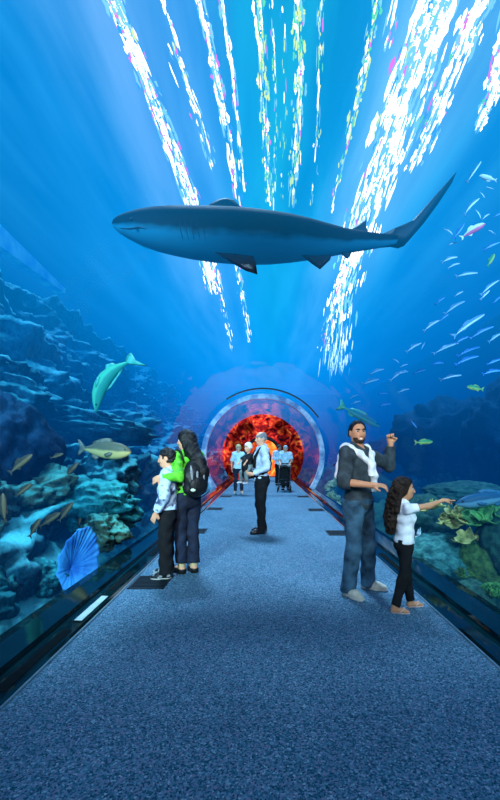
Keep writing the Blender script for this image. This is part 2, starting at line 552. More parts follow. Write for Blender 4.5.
def build_water():
    R = R_T + 0.04
    inner = arc_pts(R, -0.06, 60)                       # right foot, over the top, to the left foot
    xl = inner[0][0]
    inner = inner + [(xl * (1 - 2 * t / 8), -0.06) for t in range(7, 0, -1)][::-1]
    # the floor chord runs from the left foot back to the right foot
    inner = inner[:61] + [(-xl + 2 * xl * t / 8, -0.06) for t in range(1, 8)]
    T = TANK
    outer = []
    cz = ZC
    for (x, z) in inner:
        dx, dz = x, z - cz
        s = min([((T['x1'] if dx > 0 else T['x0']) / dx) if abs(dx) > 1e-6 else 1e9, ((T['z1'] - cz if dz > 0 else T['z0'] - cz) / dz) if abs(dz) > 1e-6 else 1e9])
        outer.append([dx * s, cz + dz * s])
    for cx, czz in ((T['x1'], T['z1']), (T['x0'], T['z1']), (T['x0'], T['z0']), (T['x1'], T['z0'])):
        j = min(range(len(outer)), key=lambda i: (outer[i][0] - cx) ** 2 + (outer[i][1] - czz) ** 2)
        outer[j] = [cx, czz]
    n = len(inner)
    V = [(x, T['y0'], z) for x, z in inner] + [(x, Y_END, z) for x, z in inner] + [(x, T['y0'], z) for x, z in outer] + [(x, T['y1'], z) for x, z in outer]
    Fc = []
    for i in range(n):
        j = (i + 1) % n
        Fc.append((i, j, n + j, n + i))                       # bore, facing its axis
        Fc.append((2 * n + i, 3 * n + i, 3 * n + j, 2 * n + j))
        Fc.append((i, 2 * n + i, 2 * n + j, j))
    Fc.append(tuple(range(n, 2 * n))); Fc.append(tuple(range(3 * n, 4 * n))[::-1])
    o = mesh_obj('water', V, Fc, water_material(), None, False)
    import bmesh
    bm = bmesh.new(); bm.from_mesh(o.data); bmesh.ops.recalc_face_normals(bm, faces=bm.faces[:]); bm.to_mesh(o.data); bm.free()
    tag(o, 'clear blue sea water filling the tank around the tunnel', 'water', kind='structure')


build_water()


# --- acrylic tunnel
def acrylic(name='acrylic', tint=(0.97, 0.99, 1.0), k=0.10):
    m, nt, N, L, out = nodes_of(name)
    tr = N.new('ShaderNodeBsdfTransparent'); tr.inputs[0].default_value = rgb(tint)
    gl = N.new('ShaderNodeBsdfGlossy'); gl.inputs['Roughness'].default_value = 0.03
    fr = N.new('ShaderNodeFresnel'); fr.inputs[0].default_value = 1.35
    mu = N.new('ShaderNodeMath'); mu.operation = 'MULTIPLY'; mu.inputs[1].default_value = k
    L.new(fr.outputs[0], mu.inputs[0])
    mx = N.new('ShaderNodeMixShader')
    L.new(mu.outputs[0], mx.inputs[0]); L.new(tr.outputs[0], mx.inputs[1]); L.new(gl.outputs[0], mx.inputs[2])
    L.new(mx.outputs[0], out.inputs[0])
    tc = N.new('ShaderNodeTexCoord'); mp = N.new('ShaderNodeMapping'); mp.inputs['Scale'].default_value = (.8, .25, .8)
    nz = N.new('ShaderNodeTexNoise'); nz.inputs['Scale'].default_value = 1.6; nz.inputs['Detail'].default_value = 2
    L.new(tc.outputs['Object'], mp.inputs[0]); L.new(mp.outputs[0], nz.inputs['Vector'])
    bp = N.new('ShaderNodeBump'); bp.inputs['Strength'].default_value = 0.35; bp.inputs['Distance'].default_value = 0.12
    L.new(nz.outputs[0], bp.inputs['Height']); L.new(bp.outputs[0], gl.inputs['Normal'])
    return m


M_ACR = acrylic()


M_ACR2 = acrylic('acrylic_far', k=.75)


def tunnel_shell(name, ya, yb, label, ny, m=None):
    P = arc_pts(R_T, 0.09, 72)
    V, Fc = [], []
    for j in range(ny + 1):
        y = ya + (yb - ya) * j / ny
        V += [(x, y, z) for x, z in P]
    n = len(P)
    for j in range(ny):
        for i in range(n - 1):
            Fc.append((j * n + i, j * n + i + 1, (j + 1) * n + i + 1, (j + 1) * n + i))
    o = mesh_obj(name, V, Fc, m or M_ACR)
    # make the faces look at the axis
    p = o.data.polygons[len(o.data.polygons) // 2]
    c = Vector((0, p.center.y, ZC)) - p.center
    if p.normal.dot(c) < 0: o.data.flip_normals()
    return tag(o, label, 'window', kind='structure')


tunnel_shell('window_1', -3.0, 14.9, 'clear curved acrylic tunnel arching over the carpet', 16)
tunnel_shell('window_2', 15.1, 22.0, 'clear acrylic tunnel beyond the pale joint ring', 8, M_ACR2)


def ring(name, y, r_in, r_out, wid, m, a0, a1, label, n=80):
    V, Fc = [], []
    for i in range(n + 1):
        a = a0 + (a1 - a0) * i / n
        for (r, dy) in ((r_in, -wid / 2), (r_out, -wid / 2), (r_out, wid / 2), (r_in, wid / 2)):
            V.append((r * math.cos(a), y + dy, ZC + r * math.sin(a)))
    for i in range(n):
        for k in range(4):
            q = (k + 1) % 4
            Fc.append((i * 4 + k, i * 4 + q, (i + 1) * 4 + q, (i + 1) * 4 + k))
    Fc += [(0, 1, 2, 3)[::-1], tuple(n * 4 + k for k in range(4))]
    o = mesh_obj(name, V, Fc, m, None, False)
    return tag(o, label, 'joint ring', kind='structure')


M_RING = mat('ring_seal', S(120, 150, 190), S(240, 245, 250), 3.0, .3, 0, .5, detail=6, lo=.42, hi=.62)  # white streaks in the colour imitate reflections along the ring
M_REFL = mat('dark_reflection', (.004, .02, .03), (.006, .03, .04), 4, .4)
AF = math.asin((0.1 - ZC) / 2.2)
ring('trim_1', 15.0, 2.12, 2.30, .2, M_RING, AF, PI - AF, 'pale ring joining two lengths of the tunnel')
ring('reflection_arc', 13.2, 2.19, 2.235,   .05, M_REFL, .60, 2.15, 'thin dark arc imitating a reflection over the top of the tunnel')  # dark arc shaped to imitate a reflection in the acrylic

b = MB(); b.box((-9.7, -4, 7.45), (9.7, 6.5, 7.6))  # unseen slab added to block the sun from the near carpet
tag(b.build('sun_blocker', mat('sun_blocker_dark', (.02, .05, .08)), None, False), 'dark unseen slab added to keep the sun off the near carpet', 'sun_blocker', kind='structure')

# --- floor, kerbs
XL, XR = -1.44, 1.54


def carpet_mat():
    m, nt, N, L, out = nodes_of('carpet')
    b = N.new('ShaderNodeBsdfPrincipled'); L.new(b.outputs[0], out.inputs[0])
    b.inputs['Roughness'].default_value = .95; b.inputs['Specular IOR Level'].default_value = .08
    tc = N.new('ShaderNodeTexCoord')
    vo = N.new('ShaderNodeTexVoronoi'); vo.inputs['Scale'].default_value = 125
    n1 = N.new('ShaderNodeTexNoise'); n1.inputs['Scale'].default_value = 90; n1.inputs['Detail'].default_value = 3
    n3 = N.new('ShaderNodeTexNoise'); n3.inputs['Scale'].default_value = 1.3; n3.inputs['Detail'].default_value = 5
    for n in (vo, n1, n3): L.new(tc.outputs['Object'], n.inputs['Vector'])
    sc_ = N.new('ShaderNodeSeparateColor'); L.new(vo.outputs['Color'], sc_.inputs[0])
    r = N.new('ShaderNodeValToRGB'); e = r.color_ramp.elements
    e[0].position = 0; e[0].color = rgb(S(24, 66, 84)); e[1].position = 1; e[1].color = rgb(S(158, 186, 200))
    for p_, c_ in ((.30, S(52, 102, 124)), (.62, S(88, 132, 154)), (.80, S(132, 126, 156)), (.90, S(92, 146, 166))):
        q_ = e.new(p_); q_.color = rgb(c_)
    L.new(sc_.outputs[0], r.inputs[0])
    mx = N.new('ShaderNodeMix'); mx.data_type = 'RGBA'; mx.blend_type = 'MULTIPLY'; mx.inputs['Factor'].default_value = .25
    L.new(r.outputs[0], mx.inputs['A']); L.new(n1.outputs[0], mx.inputs['B'])
    r3 = N.new('ShaderNodeValToRGB'); e = r3.color_ramp.elements
    e[0].position = .3; e[0].color = (.78, .80, .82, 1); e[1].position = .7; e[1].color = (1, 1, 1, 1)
    L.new(n3.outputs[0], r3.inputs[0])
    m2 = N.new('ShaderNodeMix'); m2.data_type = 'RGBA'; m2.blend_type = 'MULTIPLY'; m2.inputs['Factor'].default_value = 1
    L.new(mx.outputs['Result'], m2.inputs['A']); L.new(r3.outputs[0], m2.inputs['B'])
    L.new(m2.outputs['Result'], b.inputs['Base Color'])
    bp = N.new('ShaderNodeBump'); bp.inputs['Strength'].default_value = .5; bp.inputs['Distance'].default_value = .01
    L.new(n1.outputs[0], bp.inputs['Height']); L.new(bp.outputs[0], b.inputs['Normal'])
    return m


b = MB(); b.box((XL, -3, -.05), (XR, 26, 0))
tag(b.build('floor', carpet_mat(), None, False), 'speckled blue grey carpet running down the tunnel', 'floor', kind='structure')

M_KERB = mat('kerb', S(3, 18, 22), S(7, 30, 34), 3, .06, 0, .3, detail=6)
M_STEEL = mat('steel_edge', (.45, .5, .5), (.6, .62, .6), 30, .3, .9)
M_SLOT = mat('slot_black', (.002, .004, .006), (.004, .008, .01), 30, .9, 0, .05)


def kerb(name, sx, x0, side):
    prof = [(x0, -.05), (x0, .012), (x0 + sx * .02, .030), (x0 + sx * .12, .034), (x0 + sx * .14, .018), (x0 + sx * .19, .018), (x0 + sx * .205, .06), (x0 + sx * .36, .105), (x0 + sx * .44, .105), (x0 + sx * .44, -.05)]
    n = len(prof); V = []; Fc = []
    for y in (-3, 22): V += [(x, y, z) for x, z in prof]
    for i in range(n - 1): Fc.append((i, i + 1, n + i + 1, n + i))
    Fc += [tuple(range(n)), tuple(range(n, 2 * n))[::-1]]
    o = mesh_obj(name, V, Fc, M_KERB, None, False)
    tag(o, 'low dark green kerb holding the acrylic, ' + side, 'kerb', kind='structure')
    e = MB(); e.box((x0 - (.012 if sx > 0 else .0), -3, -.01), (x0 + (.0 if sx > 0 else .012), 22, .016))
    tag(e.build('edge_strip', M_STEEL, o, False))
    return o


kerb('baseboard_left', -1, XL, 'below the rocky side')
kerb('baseboard_right', 1, XR, 'below the coral side')

M_PLATE = mat('pale_plate', (.32, .42, .40), (.42, .52, .50), 8, .5)


def kerb_pt(sx, x0, d):    # height of the kerb d metres out from the carpet edge
    pr = [(0, .012), (.02, .030), (.12, .034), (.14, .018), (.19, .018), (.205, .06), (.36, .105), (.44, .105)]
    for (a, za), (c, zc_) in zip(pr, pr[1:]):
        if a <= d <= c: return x0 + sx * d, za + (zc_ - za) * (d - a) / (c - a)
    return x0 + sx * d, .105


def strip_on_kerb(name, m, sx, x0, d0, d1, ya, yb, th, parent=None):
    V = []
    for y in (ya, yb):
        for d in (d0, d1):
            x, z = kerb_pt(sx, x0, d)
            V += [(x, y, z - .004), (x, y, z + th)]
    Fc = [(0, 1, 3, 2), (4, 6, 7, 5), (1, 5, 7, 3), (0, 2, 6, 4), (0, 4, 5, 1), (2, 3, 7, 6)]
    return mesh_obj(name, V, Fc, m, parent, False)


o = strip_on_kerb('plaque', M_PLATE, -1, XL, .045, .108, 3.28, 3.84, .006)
tag(o, 'narrow white plaque lying on the kerb near the blue fan sponge', 'plaque')
strip_on_kerb('border', M_SLOT, -1, XL, .040, .113, 3.25, 3.87, .003, o)
SLOTS = [(-1, XL, 2.30, 3.10, 'long black slot in the kerb, nearest before the white plaque'), (-1, XL, 4.00, 4.60, 'black slot in the kerb just past the white plaque'),
         (-1, XL, 5.4, 6.1, 'black slot in the kerb past the boy in the pale jacket'),
         (1, XR, 4.6, 5.5, 'black slot in the kerb behind the man with the white sweater')]
for sx, x0, ya, yb, lab in SLOTS:
    tag(strip_on_kerb('kerb_slot', M_SLOT, sx, x0, .045, .112, ya, yb, .004), lab, 'slot', 'black slots in the kerbs')

# --- floor grilles
M_GR = mat('grille', S(10, 22, 30), S(16, 30, 40), 40, .5, .2)


def floor_vent(x, y, lab):
    r = empty('floor_vent', (x, y, 0)); tag(r, lab, 'vent', 'square grilles let into the carpet')
    w, d = .19, .22
    b = MB()
    for a0, a1 in (((-w, -d), (w, -d + .02)), ((-w, d - .02), (w, d)), ((-w, -d), (-w + .02, d)), ((w - .02, -d), (w, d))):
        b.box((a0[0], a0[1], -.01), (a1[0], a1[1], .008))
    b.build('frame', M_GR, r, False)
    b = MB(); b.box((-w + .01, -d + .01, -.01), (w - .01, d - .01, .002)); b.build('backing', M_SLOT, r, False)
    b = MB()
    for i in range(9):
        yy = -d + .045 + i * .044
        b.box((-w + .02, yy - .007, 0), (w - .02, yy + .007, .006))
    b.build('slats', M_GR, r, False)


for x, y, lab in ((-1.22, 4.36, 'black floor grille at the toes of the boy in the pale jacket'), (-1.22, 7.25, 'black floor grille behind the woman with the backpack'),
                  (-1.22, 10.2, 'floor grille on the rocky side, third along from the boy'), (-1.22, 13.2, 'farthest floor grille on the rocky side, near the far woman'),
                  (1.32, 7.08, 'black floor grille beside the man with the white sweater'), (1.32, 10.0, 'floor grille on the coral side, second past the smiling man'),
                  (1.32, 13.1, 'farthest floor grille on the coral side, near the stroller')):
    floor_vent(x, y, lab)


# --- end of the tunnel: red glowing wall with an arched way out
def fire_mat(name, strength, sc=1.6, hot=False):
    m, nt, N, L, out = nodes_of(name)
    tc = N.new('ShaderNodeTexCoord')
    n1 = N.new('ShaderNodeTexNoise'); n1.inputs['Scale'].default_value = sc; n1.inputs['Detail'].default_value = 6; n1.inputs['Distortion'].default_value = 1.6
    L.new(tc.outputs['Object'], n1.inputs['Vector'])
    r = N.new('ShaderNodeValToRGB'); e = r.color_ramp.elements
    e[0].position = .36; e[0].color = (.03, .004, .012, 1) if not hot else (.5, .03, .01, 1)
    e[1].position = .72; e[1].color = (1.0, .45, .10, 1)
    a = e.new(.50); a.color = (.55, .02, .02, 1) if not hot else (.9, .12, .02, 1)
    a = e.new(.58); a.color = (.95, .08, .03, 1) if not hot else (1, .35, .05, 1)
    L.new(n1.outputs[0], r.inputs[0])
    n2 = N.new('ShaderNodeTexNoise'); n2.inputs['Scale'].default_value = sc * .45; n2.inputs['Detail'].default_value = 3; L.new(tc.outputs['Object'], n2.inputs['Vector'])
    m2 = N.new('ShaderNodeMapRange'); m2.inputs['From Min'].default_value = .38; m2.inputs['From Max'].default_value = .62; m2.inputs['To Min'].default_value = strength * (.15 if not hot else .6); m2.inputs['To Max'].default_value = strength * 1.5
    L.new(n2.outputs[0], m2.inputs[0])
    em = N.new('ShaderNodeEmission'); L.new(r.outputs[0], em.inputs[0]); L.new(m2.outputs[0], em.inputs[1])
    L.new(em.outputs[0], out.inputs[0])
    return m


def end_wall():
    y = 22.0; V, Fc = [], []
    n = 48
    dw, dh = .95, 1.35          # door: half width, springing height
    outer = arc_pts(2.24, -.05, n)
    inner = []
    for i in range(n + 1):
        t = i / n
        if t < .2: inner.append((dw, dh * t / .2))
        elif t > .8: inner.append((-dw, dh * (1 - t) / .2))
        else:
            a = PI * (t - .2) / .6; inner.append((dw * math.cos(a), dh + dw * math.sin(a)))
    for yy in (y, y + .15):
        V += [(x, yy, z) for x, z in outer] + [(x, yy, z) for x, z in inner]
    k = n + 1
    for i in range(n):
        Fc.append((i, i + 1, k + i + 1, k + i))
        Fc.append((2 * k + i, 3 * k + i, 3 * k + i + 1, 2 * k + i + 1))
        Fc.append((k + i, k + i + 1, 3 * k + i + 1, 3 * k + i))
    o = mesh_obj('wall_end', V, Fc, fire_mat('red_backlit_rock', .95, 2.6), None, False)
    tag(o, 'glowing red rock wall closing the far end of the tunnel', 'wall', kind='structure')
    b = MB()
    pts = [(x, y - .06, z) for x, z in inner]
    b.tube(pts, .10, 8)
    tag(b.build('door_1', mat('dark_arch', (.01, .005, .01), (.03, .008, .012), 4, .4)), 'dark arch framing the way out', 'door', kind='structure')
    b = MB(); b.box((-1.25, 25.4, -.02), (1.25, 25.5, 2.7))
    tag(b.build('wall_back', fire_mat('orange_backlit_rock', 1.4, 1.2, True), None, False), 'orange lit wall seen through the far arch', 'wall', kind='structure')


end_wall()

# --- tank walls and bed
M_TW = mat('tank_wall', S(8, 40, 90), S(14, 60, 120), .5, .9, detail=6)
T = TANK
for nm, lo, hi, lab in (('wall_left', (T['x0'] - .2, -4, -1), (T['x0'] - .02, 38.2, 7.4), 'blue tank wall behind the rocky reef'),
                        ('wall_right', (T['x1'] + .02, -4, -1), (T['x1'] + .2, 38.2, 7.4), 'dark blue tank wall beyond the shoal'),
                        ('wall_far', (-9.6, 38.02, -1), (9.6, 38.2, 7.4), 'far blue end wall of the tank')):
    b = MB(); b.box(lo, hi)
    tag(b.build(nm, M_TW, None, False), lab, 'wall', kind='structure')


def nz3(x, y, z, o=5):
    return mn.fractal((x, y, z), 1.0, 2.1, o, noise_basis='PERLIN_ORIGINAL')


def sheet(prof, ya, yb, ny, nv, disp, name, m, label):
    """a rock face: the profile (x, z) swept along the tunnel and pushed in and out along its normal"""
    seg = [0]
    for a, c in zip(prof, prof[1:]): seg.append(seg[-1] + math.hypot(c[0] - a[0], c[1] - a[1]))
    V, Fc = [], []
    for j in range(ny + 1):
        y = ya + (yb - ya) * j / ny
        for i in range(nv + 1):
            t = seg[-1] * i / nv
            k = max(q for q in range(len(seg) - 1) if seg[q] <= t + 1e-9)
            u = (t - seg[k]) / (seg[k + 1] - seg[k]); a, c = prof[k], prof[k + 1]
            x, z = a[0] + (c[0] - a[0]) * u, a[1] + (c[1] - a[1]) * u
            # smoothed normal
            k0, k1 = max(0, k - 1), min(len(prof) - 1, k + 2)
            tx, tz = prof[k1][0] - prof[k0][0], prof[k1][1] - prof[k0][1]
            l = math.hypot(tx, tz); nx, nz = tz / l, -tx / l
            V.append(disp(x, y, z, nx, nz, i / nv))
    n = nv + 1
    for j in range(ny):
        for i in range(nv):
            Fc.append((j * n + i, (j + 1) * n + i, (j + 1) * n + i + 1, j * n + i + 1))
    o = mesh_obj(name, V, Fc, m)
    return tag(o, label, 'rock reef', kind='structure')


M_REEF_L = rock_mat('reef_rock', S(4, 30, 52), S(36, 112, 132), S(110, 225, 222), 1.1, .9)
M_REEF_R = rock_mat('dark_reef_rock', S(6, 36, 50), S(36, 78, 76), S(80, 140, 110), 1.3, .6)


def disp_left(x, y, z, nx, nz, t):
    big = mn.ridged_multi_fractal((x * .34 + 3.1, y * .20 + z * .10, z * .62 - y * .05), 1.0, 2.1, 4, 1.0, 2.0)
    med = nz3(x * 1.1, y * .55, z * 1.6 + 7)
    fine = nz3(x * 3.2, y * 2.2, z * 3.6 + 2, 4)
    d = (big - 1.1) * .62 + med * .42 + fine * .13
    d *= min(1, t * 6 + .12)
    # ledges: push the upper part of each step out
    st = (z * .85 + y * .10 + .35 * nz3(x * .3, y * .25, 4.0, 2)) % 1.0
    d += .34 * (st ** 2.0 - .35) * min(1, t * 5)
    # nx,nz points to the water side for the left reef (mirrored by the sign below)
    px, pz = x + abs(nx) * d, z + abs(nz) * d * .8
    r = math.hypot(px, pz - ZC)
    if r < R_T + .14:
        s = (R_T + .14) / r; px, pz = px * s, ZC + (pz - ZC) * s
    return (px, y, pz)


prof_l = [(-2.02, -.75), (-2.35, -.35), (-2.75, .15), (-3.05, .9), (-3.35, 1.45), (-4.0, 1.8), (-4.3, 2.7), (-4.75, 3.1), (-5.0, 4.1), (-5.6, 4.6), (-5.9, 5.5), (-7.2, 5.8), (-8.4, 6.2)]
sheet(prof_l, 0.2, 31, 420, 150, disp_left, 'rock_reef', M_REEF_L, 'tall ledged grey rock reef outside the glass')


def disp_right(x, y, z, nx, nz, t):
    med = nz3(x * .6 + 9, y * .5, z * .8 + 7)
    fine = nz3(x * 2.6, y * 2.2, z * 2.6 + 2, 4)
    d = (med * .75 + fine * .16) * min(1, t * 5 + .1)
    px, pz = x - .5 * d, z + d
    r = math.hypot(px, pz - ZC)
    if r < R_T + .14:
        s = (R_T + .14) / r; px, pz = px * s, ZC + (pz - ZC) * s
    return (px, y, pz)


prof_r = [(2.02, -.75), (2.4, -.40), (3.0, -.05), (3.6, .25), (4.4, .5), (5.4, .9), (6.6, 1.3), (7.6, 2.0), (9.4, 2.3)]
ro = sheet(prof_r, 0.2, 31, 300, 90, disp_right, 'rock_bed', M_REEF_R, 'dark low rock bed outside the glass')
ro.data.flip_normals()


# --- water surface, its skylight and shimmer put in as emission
def surface_mat():
    m, nt, N, L, out = nodes_of('water_surface')
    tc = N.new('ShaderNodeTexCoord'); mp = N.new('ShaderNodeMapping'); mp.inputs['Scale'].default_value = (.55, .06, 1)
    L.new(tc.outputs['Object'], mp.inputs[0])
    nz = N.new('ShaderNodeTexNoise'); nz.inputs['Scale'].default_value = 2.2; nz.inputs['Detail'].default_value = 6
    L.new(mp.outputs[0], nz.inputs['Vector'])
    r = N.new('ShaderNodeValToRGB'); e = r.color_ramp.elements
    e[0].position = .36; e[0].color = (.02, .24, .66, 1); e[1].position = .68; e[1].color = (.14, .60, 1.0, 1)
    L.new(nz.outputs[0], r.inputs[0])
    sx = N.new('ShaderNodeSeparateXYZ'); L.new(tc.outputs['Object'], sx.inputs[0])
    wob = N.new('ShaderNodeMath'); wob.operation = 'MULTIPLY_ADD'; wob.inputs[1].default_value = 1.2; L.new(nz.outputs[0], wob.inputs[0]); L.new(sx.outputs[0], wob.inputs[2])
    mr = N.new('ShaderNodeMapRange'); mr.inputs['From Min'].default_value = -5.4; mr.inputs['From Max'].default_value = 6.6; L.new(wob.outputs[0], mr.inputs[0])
    r4 = N.new('ShaderNodeValToRGB'); e = r4.color_ramp.elements  # tint across the tunnel imitates soft bands of light on the surface
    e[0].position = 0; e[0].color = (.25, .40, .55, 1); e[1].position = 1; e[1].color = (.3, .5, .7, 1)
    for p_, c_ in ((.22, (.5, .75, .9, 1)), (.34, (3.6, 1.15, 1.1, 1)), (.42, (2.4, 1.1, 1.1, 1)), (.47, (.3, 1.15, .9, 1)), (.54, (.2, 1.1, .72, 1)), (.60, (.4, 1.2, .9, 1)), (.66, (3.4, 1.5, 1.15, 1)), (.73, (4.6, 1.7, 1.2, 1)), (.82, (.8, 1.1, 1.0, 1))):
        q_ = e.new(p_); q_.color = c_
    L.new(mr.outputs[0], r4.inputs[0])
    mm = N.new('ShaderNodeMix'); mm.data_type = 'RGBA'; mm.blend_type = 'MULTIPLY'; mm.inputs['Factor'].default_value = 1
    L.new(r.outputs[0], mm.inputs['A']); L.new(r4.outputs[0], mm.inputs['B'])
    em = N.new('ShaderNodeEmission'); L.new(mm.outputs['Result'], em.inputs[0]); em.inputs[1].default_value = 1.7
    tr = N.new('ShaderNodeBsdfTransparent'); tr.inputs[0].default_value = (.8, .9, 1, 1)
    mx = N.new('ShaderNodeMixShader'); mx.inputs[0].default_value = .5
    L.new(em.outputs[0], mx.inputs[1]); L.new(tr.outputs[0], mx.inputs[2]); L.new(mx.outputs[0], out.inputs[0])
    return m


ZS = 7.03
V, Fc = [], []
nx_, ny_ = 60, 120
for j in range(ny_ + 1):
    for i in range(nx_ + 1):
        x = -9.5 + 19 * i / nx_; y = -3.2 + 41.2 * j / ny_
        V.append((x, y, ZS + .05 * nz3(x * .7, y * .4, 1.0, 3)))
for j in range(ny_):
    for i in range(nx_):
        a = j * (nx_ + 1) + i
        Fc.append((a, a + nx_ + 1, a + nx_ + 2, a + 1))
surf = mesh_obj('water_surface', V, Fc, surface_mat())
tag(surf, 'bright rippling water surface above the tunnel', 'water surface', kind='structure')


def glitter():
    """glowing slivers put in for refracted glare, in bands that run with the tunnel"""
    zs = 6.93
    base = [('glitter_white', (2.2, 1.5, 1.2), 2.6), ('glitter_pale', (.55, .95, 1.15), 1.15), ('glitter_yellow', (2.0, 1.7, .10), 1.0),
            ('glitter_magenta', (2.4, .10, 1.0), 1.0), ('glitter_green', (.35, 1.25, .25), 1.0), ('glitter_blue', (.10, .40, 1.2), 1.2)]
    mats = [emis(n_, c_, s_) for n_, c_, s_ in base] + [emis('far_' + n_, (c_[0] * 2.2, c_[1] * 1.5, c_[2]), s_ * 1.5) for n_, c_, s_ in base]
    buckets = [([], []) for _ in mats]
    toX = lambda px, py: ((px - VX) / (VY - py) * (zs - CH), F * (zs - CH) / (VY - py))

    def flake(px, py, wpx, lpx, k, slope):
        # a ragged sliver, long along the band
        Vb, Fb = buckets[k]; n0 = len(Vb); n = 5
        L_, R_ = [], []
        for i in range(n + 1):
            t = i / n - .5
            w = wpx * .5 * math.sqrt(max(0, 1 - (2 * t) ** 2)) * random.uniform(.6, 1.3)
            cx = px + slope * t * lpx + random.uniform(-.2, .2) * wpx; cy = py + t * lpx
            cy = min(cy, 385)
            a = toX(cx - w, cy); c = toX(cx + w, cy)
            zz = zs - random.uniform(0, .015)
            L_.append((a[0], a[1], zz)); R_.append((c[0], c[1], zz))
        Vb += L_ + R_
        for i in range(n): Fb.append((n0 + i, n0 + i + 1, n0 + n + 1 + i + 1, n0 + n + 1 + i))

    def band(pts, w0, w1, count, pal, fl=(1.2, 4), ln=(8, 26)):
        ys = [p[1] for p in pts]
        for _ in range(int(count * 3.0)):
            y = random.uniform(ys[0] - (110 if ys[0] < 30 else 12), ys[-1])
            for (x0, ya), (x1, yb) in zip(pts, pts[1:]):
                if y <= yb or (x1, yb) == pts[-1]: break
            t = (y - ya) / (yb - ya); x = x0 + (x1 - x0) * t
            u = (y - ys[0]) / (ys[-1] - ys[0]); w = w0 + (w1 - w0) * u
            off = random.gauss(0, .42)
            off = max(-1, min(1, off))
            k = random.choices(range(6), pal(off))[0]
            kk = k + (6 if y > 225 else 0)
            sc = max(.45, min(1.6, (VY - y) / 330))
            wf = random.uniform(*fl) * sc * (.72 if k == 0 else .6)
            lf = random.uniform(*ln) * sc * random.uniform(.4, 1.1) * (1 if k < 2 else .6)
            flake(x + off * w, y, wf, lf, kk, (x1 - x0) / (yb - ya))

    cold = lambda o: (5 * (1 - abs(o)) + .4, 3.0, .05, 2.4 * abs(o) + .15, .1, 1.0)
    warm = lambda o: (2.0 * (1 - abs(o)) + .2, 1.8, 3.2, .3, 2.6, .9)
    edge = lambda o: (4.5, 4.5 + 2 * max(o, 0), .3 if o < -.3 else .02, 1.3 if o < -.3 else .12, .3 if o < -.3 else .02, .3)
    band([(113, 0), (150, 90), (190, 195), (214, 290)], 11, 9, 190, cold, (1.5, 4.5), (14, 40))
    band([(210, 250), (222, 300), (232, 350)], 7, 4, 30, cold, (1, 2.4))
    band([(163, 0), (180, 60), (190, 95)], 4, 3, 20, cold, (1, 2.6))
    band([(176, 60), (200, 120), (214, 170)], 9, 6, 20, cold, (.8, 2.4))
    band([(200, 0), (216, 70), (232, 160), (242, 230)], 6, 5, 85, cold, (1.2, 3.6), (10, 34))
    band([(236, 255), (250, 345)], 5, 4, 34, cold, (1, 2.4))
    band([(221, 0), (232, 70), (244, 190)], 4, 3, 48, cold, (1, 2.8), (10, 30))
    band([(258, 0), (264, 90), (269, 205)], 6, 5, 95, warm, (1, 3.2), (8, 26))
    band([(272, 0), (275, 100), (274, 205)], 3, 3, 30, warm, (.7, 2))
    band([(299, 0), (299, 90), (293, 205)], 7, 6, 110, warm, (1, 3.4), (8, 28))
    band([(320, 20), (318, 110), (312, 205)], 4, 4, 34, warm, (.8, 2))
    band([(282, 0), (284, 90), (282, 200)], 5, 5, 16, warm, (.6, 1.4))
    band([(378, 0), (366, 60), (345, 150), (330, 215)], 6, 4, 70, warm, (1, 3.6), (8, 28))
    band([(438, 0), (404, 100), (366, 210), (342, 300), (334, 372)], 26, 15, 330, edge, (1.6, 6), (16, 52))
    band([(396, 0), (385, 50)], 6, 6, 14, cold, (1, 3))
    band([(478, 10), (446, 90), (412, 170)], 15, 12, 90, edge, (1.5, 5), (12, 34))
    band([(515, 10), (492, 95), (478, 128)], 14, 7, 90, edge, (2, 6), (12, 34))
    band([(360, 215), (335, 300), (322, 352)], 10, 6, 60, edge, (1, 3), (8, 20))
    allV, allF, mi = [], [], []
    for k, (Vb, Fb) in enumerate(buckets):
        n0 = len(allV); allV += Vb
        for f in Fb: allF.append(tuple(i + n0 for i in f)); mi.append(k)
    o = mesh_obj('glare_flakes', allV, allF, mats, surf, False)  # emissive flakes stand in for glare refracted through the tunnel
    o.data.polygons.foreach_set('material_index', mi)
    o['kind'] = 'stuff'


glitter()


# ================================================================== SHARK AND FISH
def attr(o, name, vals):
    a = o.data.attributes.new(name, 'FLOAT', 'POINT')
    a.data.foreach_set('value', [float(v) for v in vals])


def two_tone(name, back, belly, rough=.5, edge=(.42, .58), attrn='shade', mott=None):
    m, nt, N, L, out = nodes_of(name)
    b = N.new('ShaderNodeBsdfPrincipled'); L.new(b.outputs[0], out.inputs[0])
    b.inputs['Roughness'].default_value = rough; b.inputs['Specular IOR Level'].default_value = .12
    at_ = N.new('ShaderNodeAttribute'); at_.attribute_name = attrn
    tc = N.new('ShaderNodeTexCoord'); nz = N.new('ShaderNodeTexNoise'); nz.inputs['Scale'].default_value = 5; nz.inputs['Detail'].default_value = 6
    L.new(tc.outputs['Object'], nz.inputs['Vector'])
    ma = N.new('ShaderNodeMath'); ma.operation = 'MULTIPLY_ADD'; ma.inputs[1].default_value = .22; 
    L.new(nz.outputs[0], ma.inputs[0]); L.new(at_.outputs['Fac'], ma.inputs[2])
    sb = N.new('ShaderNodeMath'); sb.operation = 'SUBTRACT'; sb.inputs[1].default_value = .11; L.new(ma.outputs[0], sb.inputs[0])
    r = N.new('ShaderNodeValToRGB'); e = r.color_ramp.elements
    e[0].position = edge[0]; e[0].color = rgb(belly); e[1].position = edge[1]; e[1].color = rgb(back)
    L.new(sb.outputs[0], r.inputs[0]); L.new(r.outputs[0], b.inputs['Base Color'])
    return m


